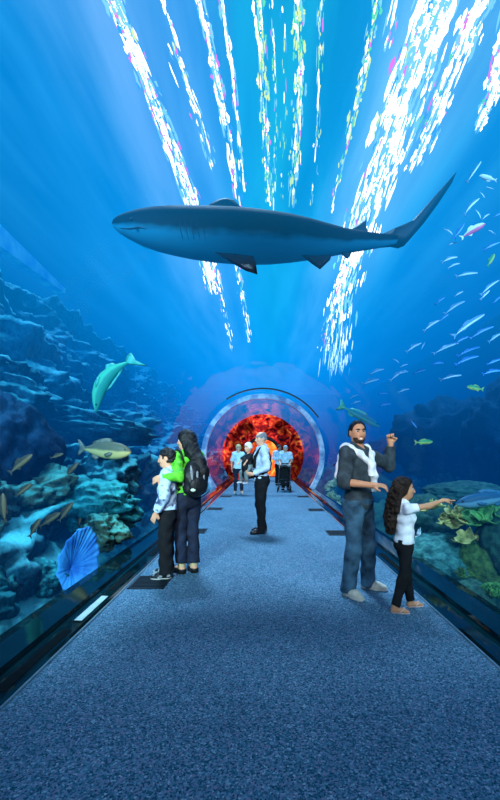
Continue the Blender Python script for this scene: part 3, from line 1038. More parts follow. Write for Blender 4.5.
def loft(sections, n=20):
    """sections: (centre, half width along y, half height along the local up, up vector); closed at both ends"""
    V, Fc, sh = [], [], []
    for c, w, h, up, side in sections:
        for k in range(n):
            a = 2 * PI * k / n
            V.append(c + side * (w * math.cos(a)) + up * (h * math.sin(a)))
            sh.append(.5 + .5 * math.sin(a))
    m = len(sections)
    for i in range(m - 1):
        for k in range(n):
            q = (k + 1) % n
            Fc.append((i * n + k, i * n + q, (i + 1) * n + q, (i + 1) * n + k))
    Fc += [tuple(range(n))[::-1], tuple((m - 1) * n + k for k in range(n))]
    return V, Fc, sh


def fin(outline, th, normal):
    """lens-shaped blade over a flat outline"""
    pts = [Vector(p) for p in outline]; n = len(pts); nrm = Vector(normal).normalized()
    c = sum(pts, Vector()) / n
    mid = [p.lerp(c, .45) for p in pts]
    V = pts + [p + nrm * th * .7 for p in mid] + [p - nrm * th * .7 for p in mid] + [c + nrm * th, c - nrm * th]
    Fc = []
    for i in range(n):
        j = (i + 1) % n
        Fc += [(i, j, n + j, n + i), (j, i, 2 * n + i, 2 * n + j), (n + i, n + j, 3 * n), (2 * n + j, 2 * n + i, 3 * n + 1)]
    return V, Fc


def make_shark():
    Y = 5.4; s = Y / F
    root = empty('shark', at(250, 232, Y))
    tag(root, 'big dark grey shark with pale belly gliding over the tunnel roof', 'shark')
    o0 = Vector(root.location)
    st = [(112, 223, 224.5, .6), (114, 219.5, 228, .8), (119, 216.5, 232.5, .95), (127, 213.5, 237, 1.1), (140, 210, 243, 1.15), (155, 207.5, 247.5, 1.15), (172, 206, 251, 1.1), (190, 205.5, 254, 1.08), (210, 205.5, 256.5, 1.0),
          (230, 206, 258, .98), (250, 207.5, 259, .95), (270, 210, 259, .92), (290, 213.5, 258, .9), (310, 218.5, 256.5, .88), (328, 224, 254.5, .86), (345, 229, 252.5, .84), (362, 232.5, 250.5, .82), (376, 235, 249, .72), (388, 236.5, 247, .5), (396, 237.5, 245, .3)]
    up, side = Vector((0, -.35, .94)).normalized(), Vector((0, .94, .35)).normalized()
    sec = []
    for px, t, bt, wr in st:
        c = at(px, (t + bt) / 2, Y) - o0; h = (bt - t) / 2 * s
        # gentle swimming bend
        c.y += .10 * math.sin((px - 112) / 290 * PI * 1.2)
        sec.append((c, h * wr, h, up, side))
    V, Fc, sh = loft(sec, 28)
    M = two_tone('shark_skin', S(3, 10, 22), S(28, 108, 132), .7, (.40, .56))
    MF = mat('shark_fin', S(4, 14, 26), S(8, 26, 40), 6, .6)
    bo = mesh_obj('body', V, Fc, M, root); attr(bo, 'shade', sh)

    def F_(name, pts, th=.03, nrm=(0, 1, 0)):
        P = [at(p[0], p[1], Y + (p[2] if len(p) > 2 else 0)) - o0 for p in pts]
        v, f = fin(P, th, nrm); return mesh_obj(name, v, f, MF, root)
    F_('dorsal_fin', [(204, 209), (211, 203), (219, 198.8), (227, 197.8), (234, 199.8), (238, 204), (243, 209)], .04)
    F_('pectoral_fin', [(214, 252, -.25), (236, 254, -.28), (253, 256, -.3), (256, 264, -.55), (257.5, 274.5, -.9), (246, 271, -.8), (232, 263, -.55)], .03, (.1, .6, .8))
    F_('pectoral_fin', [(205, 246, .25), (228, 248, .28), (238, 250, .3), (236, 252, .65), (232, 256, .95), (222, 253, .8)], .025, (.1, -.6, .8))
    F_('pelvic_fin', [(301, 255, -.12), (318, 255.5, -.14), (332, 254.5, -.14), (330, 260, -.25), (320, 269.5, -.42), (312, 264, -.3)], .02, (0, .6, .8))
    F_('second_dorsal_fin', [(348, 232), (358, 224.5), (366.5, 219.5), (366, 226), (369, 235)], .02)
    F_('anal_fin', [(340, 251), (352, 251.5), (350, 256), (347, 259), (342, 255)], .018)
    F_('tail_fin', [(378, 236), (394, 234), (407, 226), (425, 207), (441, 189), (457, 171), (452, 183), (438, 204), (424, 223), (412, 237), (404, 246), (398, 248.5), (390, 247), (380, 248)], .05)
    b = MB(); b.ball(at(131, 219.5, Y - .34) - o0, .024); b.build('eye', mat('shark_eye', (.004, .006, .008), None, 10, .2), root)
    b = MB(); b.tube([at(121, 228.5, Y - .17) - o0, at(130, 229, Y - .33) - o0, at(139, 227.5, Y - .42) - o0, at(146, 229, Y - .47) - o0], [.006, .012, .012, .005], 8)
    b.build('mouth', MF, root)
    for i in range(5):
        px = 183 + i * 5.5; rr = .335 + .003 * i
        pts = []
        for k in range(6):
            py = 222 + k * 3.4
            # sit on the skin of the section there
            j = min(range(len(st)), key=lambda q: abs(st[q][0] - px)); t, bt = st[j][1], st[j][2]; hh = (bt - t) / 2 * s
            zz = ((t + bt) / 2 - py) * s / hh
            c = sec[j][0]
            a = math.asin(max(-1, min(1, zz))); 
            p = c + side * (-hh * st[j][3] * math.cos(a)) + up * (hh * math.sin(a))
            p.x = at(px + k * .5, py, Y).x - o0.x
            pts.append(p)
        b = MB(); b.tube(pts, [.002, .004, .005, .005, .004, .002], 6); b.build('gill_slit', MF, root)
    return root


make_shark()

M_SILVER = two_tone('silver_fish', S(90, 140, 175), S(215, 235, 245), .25)
M_SILVER_D = two_tone('dim_fish', S(40, 100, 170), S(110, 180, 225), .3)
M_PINK = two_tone('pink_fish', S(240, 240, 245), S(235, 110, 150), .3)
M_WHITEF = two_tone('white_fish', S(200, 225, 235), S(245, 250, 250), .3)
M_YG = two_tone('yellow_green_fish', S(70, 150, 90), S(190, 200, 90), .4)
M_BROWN = two_tone('brown_fish', S(56, 50, 40), S(104, 84, 58), .5)
M_FEYE = mat('fish_eye', (.01, .01, .01), None, 10, .2)


def fish_shape(L=1.0, hgt=.11, wid=.06, bend=.0, fork=.12, n=12):
    """nose at +x, tail at -x; bend is sideways in the drawing plane (z) so the fish arcs"""
    prof = [(.50, .02), (.47, .30), (.40, .62), (.30, .88), (.16, 1.0), (.0, .97), (-.14, .80), (-.26, .52), (-.34, .30), (-.39, .22)]
    cz = lambda x: bend * (1 - (2 * x) ** 2)
    sec = [(Vector((x * L, 0, cz(x) * L)), wid * p * L, hgt * p * L, Vector((0, 0, 1)), Vector((0, 1, 0))) for x, p in prof]
    V, Fc, sh = loft(sec, n)

    def add(pts, th):
        nonlocal V, Fc, sh
        v, f = fin([Vector(p) * L for p in pts], th * L, (0, 1, 0))
        k = len(V); V += v; Fc += [tuple(i + k for i in q) for q in f]; sh += [.8] * len(v)
    return V, Fc, sh, add, cz


def small_fish_mesh(name, m, hgt, bend):
    V, Fc, sh, add, cz = fish_shape(1.0, hgt, hgt * .55, bend)
    z0 = cz(-.38)
    add([(-.37, 0, z0 + .02), (-.44, 0, z0 + .08), (-.53, 0, z0 + .15), (-.47, 0, z0 - .01), (-.53, 0, z0 - .15), (-.44, 0, z0 - .09), (-.37, 0, z0 - .02)], .01)
    add([(.14, 0, cz(.14) + hgt * .9), (.05, 0, cz(.05) + hgt * 1.5), (-.12, 0, cz(-.12) + hgt * 1.25), (-.22, 0, cz(-.22) + hgt * .55)], .008)
    add([(-.05, 0, cz(-.05) - hgt * .9), (-.14, 0, cz(-.14) - hgt * 1.35), (-.24, 0, cz(-.24) - hgt * .5)], .008)
    o = mesh_obj(name, V, Fc, m); 
    at_ = o.data.attributes.new('shade', 'FLOAT', 'POINT'); at_.data.foreach_set('value', [float(v) for v in (sh + [.8] * (len(o.data.vertices) - len(sh)))])
    return o


# (px, py, length in px, tilt in degrees, kind, bend)
SHOAL = [(488, 178, 19, 170, 'w', .0), (490, 188, 8, 160, 's', 0), (482, 195, 8, -45, 's', .1), (472, 207, 21, 48, 's', .12), (478, 214, 11, -50, 's', .1), (486, 217, 11, 40, 's', .1), (473, 231, 25, 28, 'p', .04),
         (448, 232, 11, -30, 's', .15), (459, 231, 19, 55, 'd', .0), (453, 244, 9, 15, 's', .1), (492, 232, 9, 160, 's', 0), (450, 260, 18, 22, 's', .10), (454, 266, 13, 22, 's', .08), (467, 275, 26, 14, 's', .07),
         (491, 260, 15, 60, 'y', .0), (492, 246, 17, 25, 'd', .05), (490, 288, 25, 40, 's', .08), (459, 294, 11, 32, 's', .05), (474, 172, 24, 56, 's', .02), (455, 308, 27, 34, 's', .12), (432, 326, 19, 35, 's', .12),
         (469, 326, 43, 36, 's', .06), (485, 295, 13, 45, 's', 0), (482, 333, 26, 28, 'd', .10), (495, 338, 17, 36, 's', .06), (414, 348, 17, 32, 's', .08), (423, 346, 9, 60, 's', 0), (446, 349, 27, 24, 's', .10),
         (469, 352, 26, 24, 'd', .10), (467, 361, 28, 22, 'd', .10), (451, 378, 24, 14, 's', .10), (492, 373, 20, 14, 'd', .08), (494, 362, 15, 22, 'd', .06), (404, 373, 10, 20, 's', .1), (404, 366, 9, 24, 's', .1),
         (404, 391, 12, 20, 's', .1), (414, 424, 10, -50, 'd', 0), (377, 372, 15, 20, 's', .1), (371, 382, 19, 20, 's', .06), (396, 361, 8, -30, 's', .1), (398, 376, 19, 36, 's', .08), (354, 397, 10, 24, 's', .08),
         (356, 403, 10, 20, 's', .08), (383, 394, 10, 4, 'd', .1), (440, 301, 12, 36, 'd', .05), (462, 340, 15, 28, 'd', .06), (497, 300, 12, 42, 'd', .05), (438, 364, 14, 10, 'd', .08), (420, 372, 13, 20, 'd', .08), (385, 405, 12, 12, 'd', .06),
         (498, 215, 12, 30, 'd', .05), (444, 318, 11, 38, 'd', .06)]
ORD = ['first', 'second', 'third', 'fourth', 'fifth', 'sixth', 'seventh', 'eighth', 'ninth', 'tenth', 'eleventh', 'twelfth', 'thirteenth', 'fourteenth', 'fifteenth', 'sixteenth', 'seventeenth', 'eighteenth', 'nineteenth', 'twentieth']
ORD += ['twenty ' + q for q in ORD[:9]] + ['thirtieth'] + ['thirty ' + q for q in ORD[:9]] + ['fortieth'] + ['forty ' + q for q in ORD[:9]] + ['fiftieth']
FK = {'s': M_SILVER, 'd': M_SILVER_D, 'p': M_PINK, 'w': M_WHITEF, 'y': M_YG}
FP = {}
cnt = {}
for px, py, ln, tilt, kd, bend in sorted(SHOAL, key=lambda q: q[1]):
    dx, dy = px - VX, py - VY
    Y = (R_T + .55) * F / math.hypot(dx, dy) + .4 + .9 * ((px * 7 + py * 13) % 10) / 10
    key = (kd, round(bend * 20))
    if key not in FP:
        o = small_fish_mesh('fish', FK[kd], .08 if kd in 'sd' else .14, bend); FP[key] = o
    else:
        o = FP[key].copy(); COL.objects.link(o)
    p = at(px, py, Y); o.location = p
    w_ = ln * Y / F
    o.scale = (w_, w_, w_ * (.7 if ln > 22 and kd in 'sd' else 1.0))
    o.rotation_euler = (0, -math.radians(tilt), math.radians(((px * 3 + py) % 30) - 15))
    cnt[kd] = cnt.get(kd, 0) + 1
    n = ORD[cnt[kd] - 1]
    lab = {'s': 'slim bright silver fish, %s from the top of the shoal beside the shark tail' % n, 'd': 'dim bluish slim fish, %s from the top among the bright shoal' % n,
           'p': 'white and pink fish in the shoal, level with the shark', 'w': 'plump white fish swimming at the top of the shoal', 'y': 'small green fish at the edge of the shoal, level with the shark'}[kd]
    tag(o, lab, 'fish', 'shoal of slim fish outside the glass')


def big_fish(name, label, loc, L, rot, m, mf, hgt=.14, wid=.08, bend=0.0, kind='grouper', cat='fish', group=None):
    r = empty(name, loc); r.rotation_euler = rot; r.scale = (L, L, L)
    tag(r, label, cat, group)
    V, Fc, sh, add, cz = fish_shape(1.0, hgt, wid, bend, n=20)
    o = mesh_obj('body', V, Fc, m, r); attr(o, 'shade', sh)
    P = lambda x, z: Vector((x, 0, cz(x) + z))

    def ff(nm, pts, th=.012, y=0.0, nrm=(0, 1, 0)):
        v, f = fin([q + Vector((0, y, 0)) for q in pts], th, nrm); return mesh_obj(nm, v, f, mf, r)
    w = 1.0 if kind != 'slim' else .8
    ff('tail_fin', [P(-.36, .02), P(-.42, .08 * w), P(-.50, .15 * w), P(-.54, .16 * w), P(-.49, 0), P(-.54, -.16 * w), P(-.50, -.15 * w), P(-.42, -.08 * w), P(-.36, -.02)])
    ff('dorsal_fin', [P(.18, hgt * .9), P(.10, hgt * 1.35), P(.0, hgt * 1.4), P(-.12, hgt * 1.2), P(-.24, hgt * .85), P(-.28, hgt * .35)])
    ff('anal_fin', [P(-.08, -hgt * .8), P(-.16, -hgt * 1.3), P(-.24, -hgt * 1.0), P(-.27, -hgt * .4)])
    for y in (-1, 1):
        ff('pectoral_fin', [P(.20, -hgt * .25), P(.13, -hgt * .15), P(.04, -hgt * .45), P(.06, -hgt * .75), P(.15, -hgt * .6)], .008, y * wid * 1.02, (0, 1, .2))
        b = MB(); b.ball(Vector((.40, y * wid * .56, cz(.4) + hgt * .22)), .014); b.build('eye', M_FEYE, r)
    return r


M_GROUP = two_tone('grouper', S(100, 92, 72), S(205, 170, 105), .45)
M_GFIN = mat('grouper_fin', S(90, 84, 70), S(130, 120, 98), 12, .5)
M_GREEN = two_tone('green_fish', S(40, 140, 110), S(80, 190, 140), .5)
M_GRFIN = mat('green_fin', S(60, 160, 130), S(90, 190, 160), 12, .5)
M_BLUEG = two_tone('blue_grey_fish', S(40, 90, 120), S(110, 160, 180), .4)
M_BGFIN = mat('blue_grey_fin', S(40, 95, 125), S(60, 120, 150), 12, .5)

Yg = 6.3
big_fish('grouper', 'large tan fish with golden flank in front of the rock ledge', at(105, 450, Yg), 56 * Yg / F, (0, math.radians(4), math.radians(-8)), M_GROUP, M_GFIN, .155, .09)
# green fish curving down in front of the rocks, pale head
Yk = 6.9
big_fish('green_fish', 'curved green fish diving head down in front of the rocks', at(116, 386, Yk), 66 * Yk / F, (0, math.radians(128 - 0), math.radians(0)), M_GREEN, M_GRFIN, .11, .07, -.20)
big_fish('pale_green_shark', 'pale green slim shark behind the head of the smiling man', at(360, 416, 9.5), 46 * 9.5 / F, (0, math.radians(28), 0), two_tone('dim_shark', S(40, 130, 140), S(70, 160, 160), .6), M_GRFIN, .085, .07, 0, 'slim', 'shark')
big_fish('large_fish', 'big blue grey fish above the coral by the pointing hand', at(486, 499, 4.7), 62 * 4.7 / F, (0, math.radians(9), math.radians(180)), M_BLUEG, M_BGFIN, .115, .08, 0, 'slim')
big_fish('yellow_green_fish', 'small yellow green fish below the shoal', at(475, 388, 6), 17 * 6 / F, (0, math.radians(-10), math.radians(180)), M_YG, mat('yg_fin', S(150, 170, 80)), .15, .08)
big_fish('green_reef_fish', 'small green fish hovering beside the raised fist', at(424, 442, 6.6), 18 * 6.6 / F, (0, math.radians(-3), 0), M_YG, bpy.data.materials['yg_fin'], .13, .08)

BROWN = [(21, 464, 30, 40, 'pale oval fish close to the glass beside the dark rock hollow'), (66, 512, 24, 55, 'brown slender fish, highest of three above the blue fan'), (50, 520, 26, 35, 'brown slender fish, leaning lowest toward the dark crevice'), (35, 528, 22, 60, 'brown slender fish farthest from the blue fan'),
         (72, 470, 20, 50, 'thin brown fish below the tan fish'), (24, 490, 20, 40, 'thin brown fish under the pale oval fish'), (57, 456, 14, 20, 'small brown fish beside the tan fish tail'), (4, 508, 30, 95, 'brown fish hanging upright at the picture edge'), (80, 520, 14, 80, 'small brown fish upright over the blue fan')]
fp = None
for i, (px, py, ln, tilt, lab) in enumerate(BROWN):
    dx, dy = px - VX, py - VY
    Y = (R_T + .42) * F / math.hypot(dx, dy)
    if fp is None:
        fp = small_fish_mesh('reef_fish', M_BROWN, .13, .03); o = fp
    else:
        o = fp.copy(); COL.objects.link(o)
    o.location = at(px, py, Y); o.scale = [ln * Y / F] * 3
    o.rotation_euler = (0, -math.radians(tilt), 0)
    tag(o, lab, 'fish', 'brown fish along the rocky reef')


# ================================================================== ROCKS AND CORALS
def lump(name, label, c, r, m, cat, amp=.3, f=1.2, seed=0.0, sub=4, rot=(0, 0, 0), flat=None, group=None, rough=.13):
    import bmesh
    bm = bmesh.new(); bmesh.ops.create_icosphere(bm, subdivisions=sub, radius=1.0)
    V = []
    for v in bm.verts:
        p = v.co.normalized(); q = p * f + Vector((seed, seed * .7, -seed))
        d = 1 + amp * nz3(q.x, q.y, q.z, 3) + amp * .6 * (mn.ridged_multi_fractal(q * 1.2, 1.0, 2.0, 3, 1.0, 2.0) - 1.2) * .5 + rough * (1.2 * nz3(q.x * 3.5, q.y * 3.5, q.z * 3.5, 4) + (.5 * mn.ridged_multi_fractal(q * 3.1, 1.0, 2.1, 4, 1.0, 2.0) - .6 if cat == 'rock' else 0))
        p = p * d
        if flat is not None and p.z > flat: p.z = flat + (p.z - flat) * .18
        V.append(Vector((p.x * r[0], p.y * r[1], p.z * r[2])))
    Fc = [tuple(v.index for v in f_.verts) for f_ in bm.faces]
    bm.free()
    o = mesh_obj(name, V, Fc, m); o.location = c; o.rotation_euler = rot
    return tag(o, label, cat, group)


M_ROCK = rock_mat('boulder', S(5, 36, 54), S(34, 100, 118), S(90, 200, 200), 1.8, .85)
M_ROCK_B = rock_mat('brown_boulder', S(14, 44, 48), S(84, 104, 84), S(90, 180, 165), 2.0, .7)
M_ROCK_T = rock_mat('teal_boulder', S(4, 46, 58), S(24, 116, 124), S(70, 190, 185), 2.6, .75)
M_ROCK_D = rock_mat('deep_rock', S(3, 16, 34), S(12, 42, 66), S(26, 80, 104), 1.2, .5)


def rocks_left():
    L = [((30, 398, 7.2), (1.0, 1.4, .5), M_ROCK, 'massive pale topped boulder high on the reef with a dark hollow below', 1.0, .35),
         ((112, 428, 8.6), (.9, 1.5, .34), M_ROCK, 'flat pale rock shelf above the tan fish', 2.0, .2),
         ((40, 448, 5.6), (.55, 1.0, .85), M_ROCK_D, 'dark blue boulder with overhanging brow close to the glass', 3.3, .3),
         ((16, 592, 4.0), (.30, .4, .42), M_ROCK_T, 'rough teal boulder behind the near kerb', 5.7, .3),
         ((-5, 620, 3.5), (.3, .5, .4), M_ROCK_T, 'teal boulder lowest at the picture edge, by the near kerb', 6.2, .3),
         ((66, 580, 4.6), (.25, .3, .22), M_ROCK_T, 'low teal rock under the blue fan sponge', 7.4, .3),
         ((118, 505, 5.9), (.45, .7, .40), M_ROCK_T, 'teal rock behind the boy, sloping to the glass', 8.2, .3),
         ((128, 480, 7.2), (.6, 1.0, .5), M_ROCK, 'grey blue rock behind the head of the boy', 9.9, .3),
         ((62, 492, 5.6), (.55, .6, .32), M_ROCK_B, 'brown blotched rock under the tan fish', 10.4, .35),
         ((122, 430, 10.5), (.6, 1.2, .45), M_ROCK, 'pale streaked rock beyond the woman with long hair', 11.2, .3),
         ((10, 520, 4.6), (.35, .5, .5), M_ROCK_B, 'brown weathered boulder beside the upright brown fish', 12.8, .35),
         ((124, 530, 5.5), (.25, .4, .26), M_ROCK_B, 'brown knobbly rock just behind the glass at the knees of the boy', 13.5, .4)]
    for (px, py, Y), r, m, lab, sd, amp in L:
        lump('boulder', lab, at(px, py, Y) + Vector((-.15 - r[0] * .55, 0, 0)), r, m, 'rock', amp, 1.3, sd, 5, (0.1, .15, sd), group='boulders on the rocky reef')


rocks_left()
b = MB(); b.add([(-.12, -2.6, -.26), (.12, -2.6, -.26), (.12, 2.15, .26), (-.12, 2.15, .26), (-.12, -2.6, .40), (.12, -2.6, .40), (.12, 2.15, .38), (-.12, 2.15, .38)],
      [(3, 2, 1, 0), (4, 5, 6, 7), (0, 1, 5, 4), (1, 2, 6, 5), (2, 3, 7, 6), (3, 0, 4, 7)])
o = b.build('ledge_slab', mat('pale_slab', S(90, 190, 235), S(160, 230, 250), 3, .8, detail=7, bump=.4), None, False)
o.location = (-4.75, 7.2, 5.05); o.rotation_euler = (math.radians(-4), 0, 0)
tag(o, 'smooth pale blue slab jutting from the top of the reef', 'slab')

# dark pinnacles across the open water
for (px, py, Y), r, lab, sd in (((455, 448, 10.5), (1.6, 1.4, 1.35), 'broad dark rock mass rising behind the pointing girl', 1.7), ((505, 440, 8.2), (.75, .9, 1.1), 'dark ragged pinnacle at the picture edge below the shoal', 2.9),
                            ((395, 470, 14), (1.4, 2.0, 1.1), 'dim low rock hump beyond the raised fist', 4.4), ((426, 430, 12.5), (.45, .5, .85), 'narrow dim rock column behind the raised fist', 6.1)):
    lump('dark_rock', lab, at(px, py, Y), r, M_ROCK_D, 'rock', .35, 1.3, sd, 5, (0, 0, sd))


def leafy_coral(name, label, c, r, m, n=9, seed=1, group=None):
    """ruffled plates fanning up from one foot"""
    rnd = random.Random(seed); V, Fc = [], []
    for k in range(n):
        a0 = rnd.uniform(0, 2 * PI); tilt = rnd.uniform(.2, .95); pr = r * rnd.uniform(.45, .8)
        base = Vector((math.cos(a0) * r * rnd.uniform(.05, .6), math.sin(a0) * r * rnd.uniform(.05, .6), rnd.uniform(0, .55) * r))
        Rm = Matrix.Rotation(a0, 3, 'Z') @ Matrix.Rotation(tilt, 3, 'Y')
        n0 = len(V); nr, na = 5, 26
        for layer in (0, .02 * r / .3):
            for i in range(nr + 1):
                for j in range(na):
                    a = 2 * PI * j / na; rr = pr * i / nr * (1 + .16 * math.sin(5 * a + k) + .1 * math.sin(9 * a + 2 * k))
                    z = .45 * (rr ** 2) / pr + .10 * pr * (i / nr) ** 2 * math.sin(7 * a + k)
                    V.append(base + Rm @ Vector((rr * math.cos(a) + pr * .35, rr * math.sin(a), z - layer)))
        h = (nr + 1) * na
        for i in range(nr):
            for j in range(na):
                q = (j + 1) % na
                Fc.append((n0 + i * na + j, n0 + (i + 1) * na + j, n0 + (i + 1) * na + q, n0 + i * na + q))
                Fc.append((n0 + h + i * na + j, n0 + h + i * na + q, n0 + h + (i + 1) * na + q, n0 + h + (i + 1) * na + j))
        for j in range(na):
            q = (j + 1) % na
            Fc.append((n0 + nr * na + j, n0 + h + nr * na + j, n0 + h + nr * na + q, n0 + nr * na + q))
    o = mesh_obj(name, V, Fc, m); o.location = c
    return tag(o, label, 'coral', group)


def branch_coral(name, label, c, r, m, seed=1, n=16):
    rnd = random.Random(seed); b = MB()

    def grow(p, d, l, rad, lev):
        q = p + d * l * .5; e = q + (d + Vector((rnd.uniform(-.3, .3), rnd.uniform(-.3, .3), .1))).normalized() * l * .5
        b.tube([p, q, e], [rad, rad * .9, rad * .75], 7)
        if lev:
            for _ in range(rnd.choice((2, 2, 3))):
                nd = (d + Vector((rnd.uniform(-.8, .8), rnd.uniform(-.8, .8), rnd.uniform(-.1, .6)))).normalized(); grow(e, nd, l * .72, rad * .74, lev - 1)
        else: b.ball(e, rad * .95, 7, 5)
    for i in range(n):
        a = 2 * PI * i / n + rnd.uniform(-.2, .2); el = rnd.uniform(.25, 1.4)
        grow(Vector((0, 0, -.05)), Vector((math.cos(a) * math.cos(el), math.sin(a) * math.cos(el), math.sin(el))), r * .42, r * .075, 2)
    o = b.build(name, m); o.location = c
    return tag(o, label, 'coral')


M_CY = mat('yellow_coral', S(110, 120, 60), S(225, 215, 130), 9, .8, bump=.5, detail=5)
M_CG = mat('green_coral', S(40, 110, 60), S(110, 180, 90), 10, .8, bump=.5)
M_CT = mat('teal_coral', S(20, 84, 88), S(70, 140, 130), 14, .9, bump=.9, bscale=26)
M_COL = mat('olive_coral', S(50, 90, 50), S(100, 140, 70), 16, .9, bump=.9, bscale=22)
M_CW = mat('white_coral_or_glow', S(200, 225, 225), S(250, 255, 255), 20, .7, bump=.5)
M_CD = mat('deep_green_coral', S(16, 60, 56), S(50, 100, 80), 12, .9, bump=.8)


def corals():
    A = lambda px, py, Y: at(px, py, Y)
    lump('brain_coral', 'large round teal brain coral behind the waist of the girl', A(441, 572, 5.2), (.52, .55, .50), M_CT, 'coral', .06, 2.0, 1.0, 5, rough=.03)
    lump('brain_coral', 'olive green brain coral mound below the yellow leaf coral', A(482, 562, 4.9), (.34, .40, .34), M_COL, 'coral', .08, 2.0, 3.0, 5, rough=.04)
    lump('boulder_coral', 'dark green coral boulder at the picture edge beside the olive mound', A(512, 548, 4.7), (.38, .4, .45), M_CD, 'coral', .12, 2.0, 5.0, 5, rough=.05)
    lump('boulder_coral', 'dark green coral hump low beside the white coral', A(472, 600, 4.3), (.20, .3, .20), M_CD, 'coral', .15, 2.0, 7.0, 5, rough=.06)
    lump('mound_coral', 'smooth green coral dome above the yellow leaf coral', A(497, 514, 5.6), (.52, .5, .20), M_CG, 'coral', .08, 2.0, 9.0, 5, rough=.02)
    lump('mound_coral', 'dim teal coral dome behind the pointing arm', A(466, 494, 7.0), (.7, .7, .22), M_CD, 'coral', .15, 2.0, 9.6, 5, rough=.06)
    lump('mound_coral', 'dim teal coral bank beyond the girl in white', A(428, 525, 6.4), (.5, .7, .45), M_CD, 'coral', .2, 2.0, 11.6, 5, rough=.08)
    leafy_coral('leaf_coral', 'ruffled yellow leaf coral below the pointing hand', A(452, 524, 5.1), .22, M_CY, 10, 1)
    leafy_coral('leaf_coral', 'smaller yellow leaf coral hanging lower beside the olive mound', A(470, 542, 4.8), .15, M_CY, 8, 5)
    leafy_coral('leaf_coral', 'pale yellow leaf coral under the forearm of the girl', A(433, 508, 5.4), .12, M_CY, 7, 8)
    leafy_coral('leaf_coral', 'wide green leaf coral below the big blue grey fish', A(490, 523, 4.9), .26, M_CG, 10, 3)
    branch_coral('branching_coral', 'bright green branching coral at the picture edge near the kerb', A(494, 592, 4.05), .16, M_CG, 2)
    branch_coral('branching_coral', 'small olive branching coral between the mounds', A(463, 574, 4.5), .14, M_COL, 4, 10)
    branch_coral('branching_coral', 'dark green branching coral low behind the kerb', A(484, 608, 4.0), .12, M_CD, 6, 10)
    lump('white_coral_or_glow', 'white crusted coral lying along the kerb below the brain coral', A(456, 594, 4.35), (.13, .16, .06), M_CW, 'coral', .35, 2.6, 2.0, 5, (0, .35, 0), rough=.15)
    lump('white_coral_or_glow', 'pale upright lump put in for a strip of glow behind the hip of the girl', A(419, 551, 5.5), (.045, .06, .26), M_CW, 'coral', .35, 2.6, 4.0, 5, rough=.15)  # added lump imitating a bluish strip of glow
    for i, (px, py, Y, r, lab) in enumerate([(330, 500, 13.5, .28, 'dim leafy coral farthest along the kerb'), (338, 512, 11.0, .26, 'pale leafy coral behind the back of the smiling man'), (335, 486, 15.0, .3, 'dim leafy coral under the pale joint ring')]):
        leafy_coral('leaf_coral', lab, A(px, py, Y), r, mat('far_coral%d' % i, S(120, 150, 110), S(200, 210, 160), 8, .8), 8, 20 + i)


corals()


def fan_sponge():
    """blue ruffled cup, open to the glass"""
    nr, na = 18, 144
    V, Fc = [], []
    foot = Vector((-.05, 0, -.14))
    for layer in (0, 1):
        for i in range(nr + 1):
            u = i / nr
            for j in range(na + 1):
                a = 2 * PI * j / na
                rim = Vector((.215 * math.sin(a) * (1 + .05 * math.sin(11 * a) + .02 * math.sin(23 * a)) * (1 - .16 * math.cos(a)), 0, .37 * math.cos(a) * (1 + .03 * math.sin(9 * a))))
                p = foot.lerp(rim, u)
                y = .16 * (1 - u) ** 1.3 - .05 * u ** 3 * math.cos(a * 2 + .6) + .006 * math.sin(26 * a) * u * (1.2 - .4 * u) + layer * .014
                V.append((p.x, y, p.z))
    n = na + 1; h = (nr + 1) * n
    for i in range(nr):
        for j in range(na):
            a = i * n + j
            Fc.append((a, a + n, a + n + 1, a + 1)); Fc.append((h + a, h + a + 1, h + a + n + 1, h + a + n))
    for j in range(na):
        a = nr * n + j; Fc.append((a, h + a, h + a + 1, a + 1))
    o = mesh_obj('fan_sponge', V, Fc, mat('blue_sponge', S(20, 90, 165), S(70, 160, 220), 5, .7, bump=.4, bscale=30, stretch=(1, 1, .4)))
    o.location = at(80, 559, 4.55); o.rotation_euler = (0, math.radians(10), math.radians(34))
    tag(o, 'bright blue ruffled fan sponge standing behind the glass', 'sponge')


fan_sponge()

# ================================================================== PEOPLE
SK = lambda n, c: mat(n, c, tuple(u * 1.1 for u in c), 30, .55, spec=.35)
M_SKIN = SK('skin', S(205, 150, 118))
M_SKIN2 = SK('skin_tan', S(188, 132, 98))
M_SKIN3 = SK('skin_pale', S(224, 160, 128))
M_HAIRB = mat('black_hair', S(5, 5, 7), S(16, 14, 16), 60, .45, spec=.3, stretch=(3, 3, .4), bump=.4, bscale=80)
M_HAIRBR = mat('brown_curls', S(12, 8, 6), S(44, 28, 20), 26, .6, spec=.2, bump=.9, bscale=40)
M_HAIRG = mat('grey_hair', S(90, 92, 96), S(150, 150, 152), 60, .6)
M_EYEW = mat('eye_white', (.42, .42, .41), None, 20, .3)
M_IRIS = mat('iris', (.02, .012, .008), None, 20, .2)
M_LIP = mat('lips', S(150, 80, 76), None, 20, .5)
M_TEETH = mat('teeth', (.8, .8, .78), None, 20, .3)
M_SOLE = mat('sole', S(190, 190, 185), None, 20, .6)
M_JEANS = mat('blue_jeans', S(18, 46, 66), S(66, 108, 134), 7, .85, detail=6, bump=.3, bscale=50)
M_NAVY = mat('navy_jeans', S(12, 18, 32), S(24, 36, 60), 10, .85, bump=.3, bscale=40)
M_BLACK = mat('black_cloth', S(9, 10, 13), S(18, 20, 26), 14, .9)
LEFT, RIGHT = PI, 0.0


def finish(o, label, x, y, yaw, z=0.0):
    tag(o, label, 'person'); place(o, x, y, yaw, z); return o


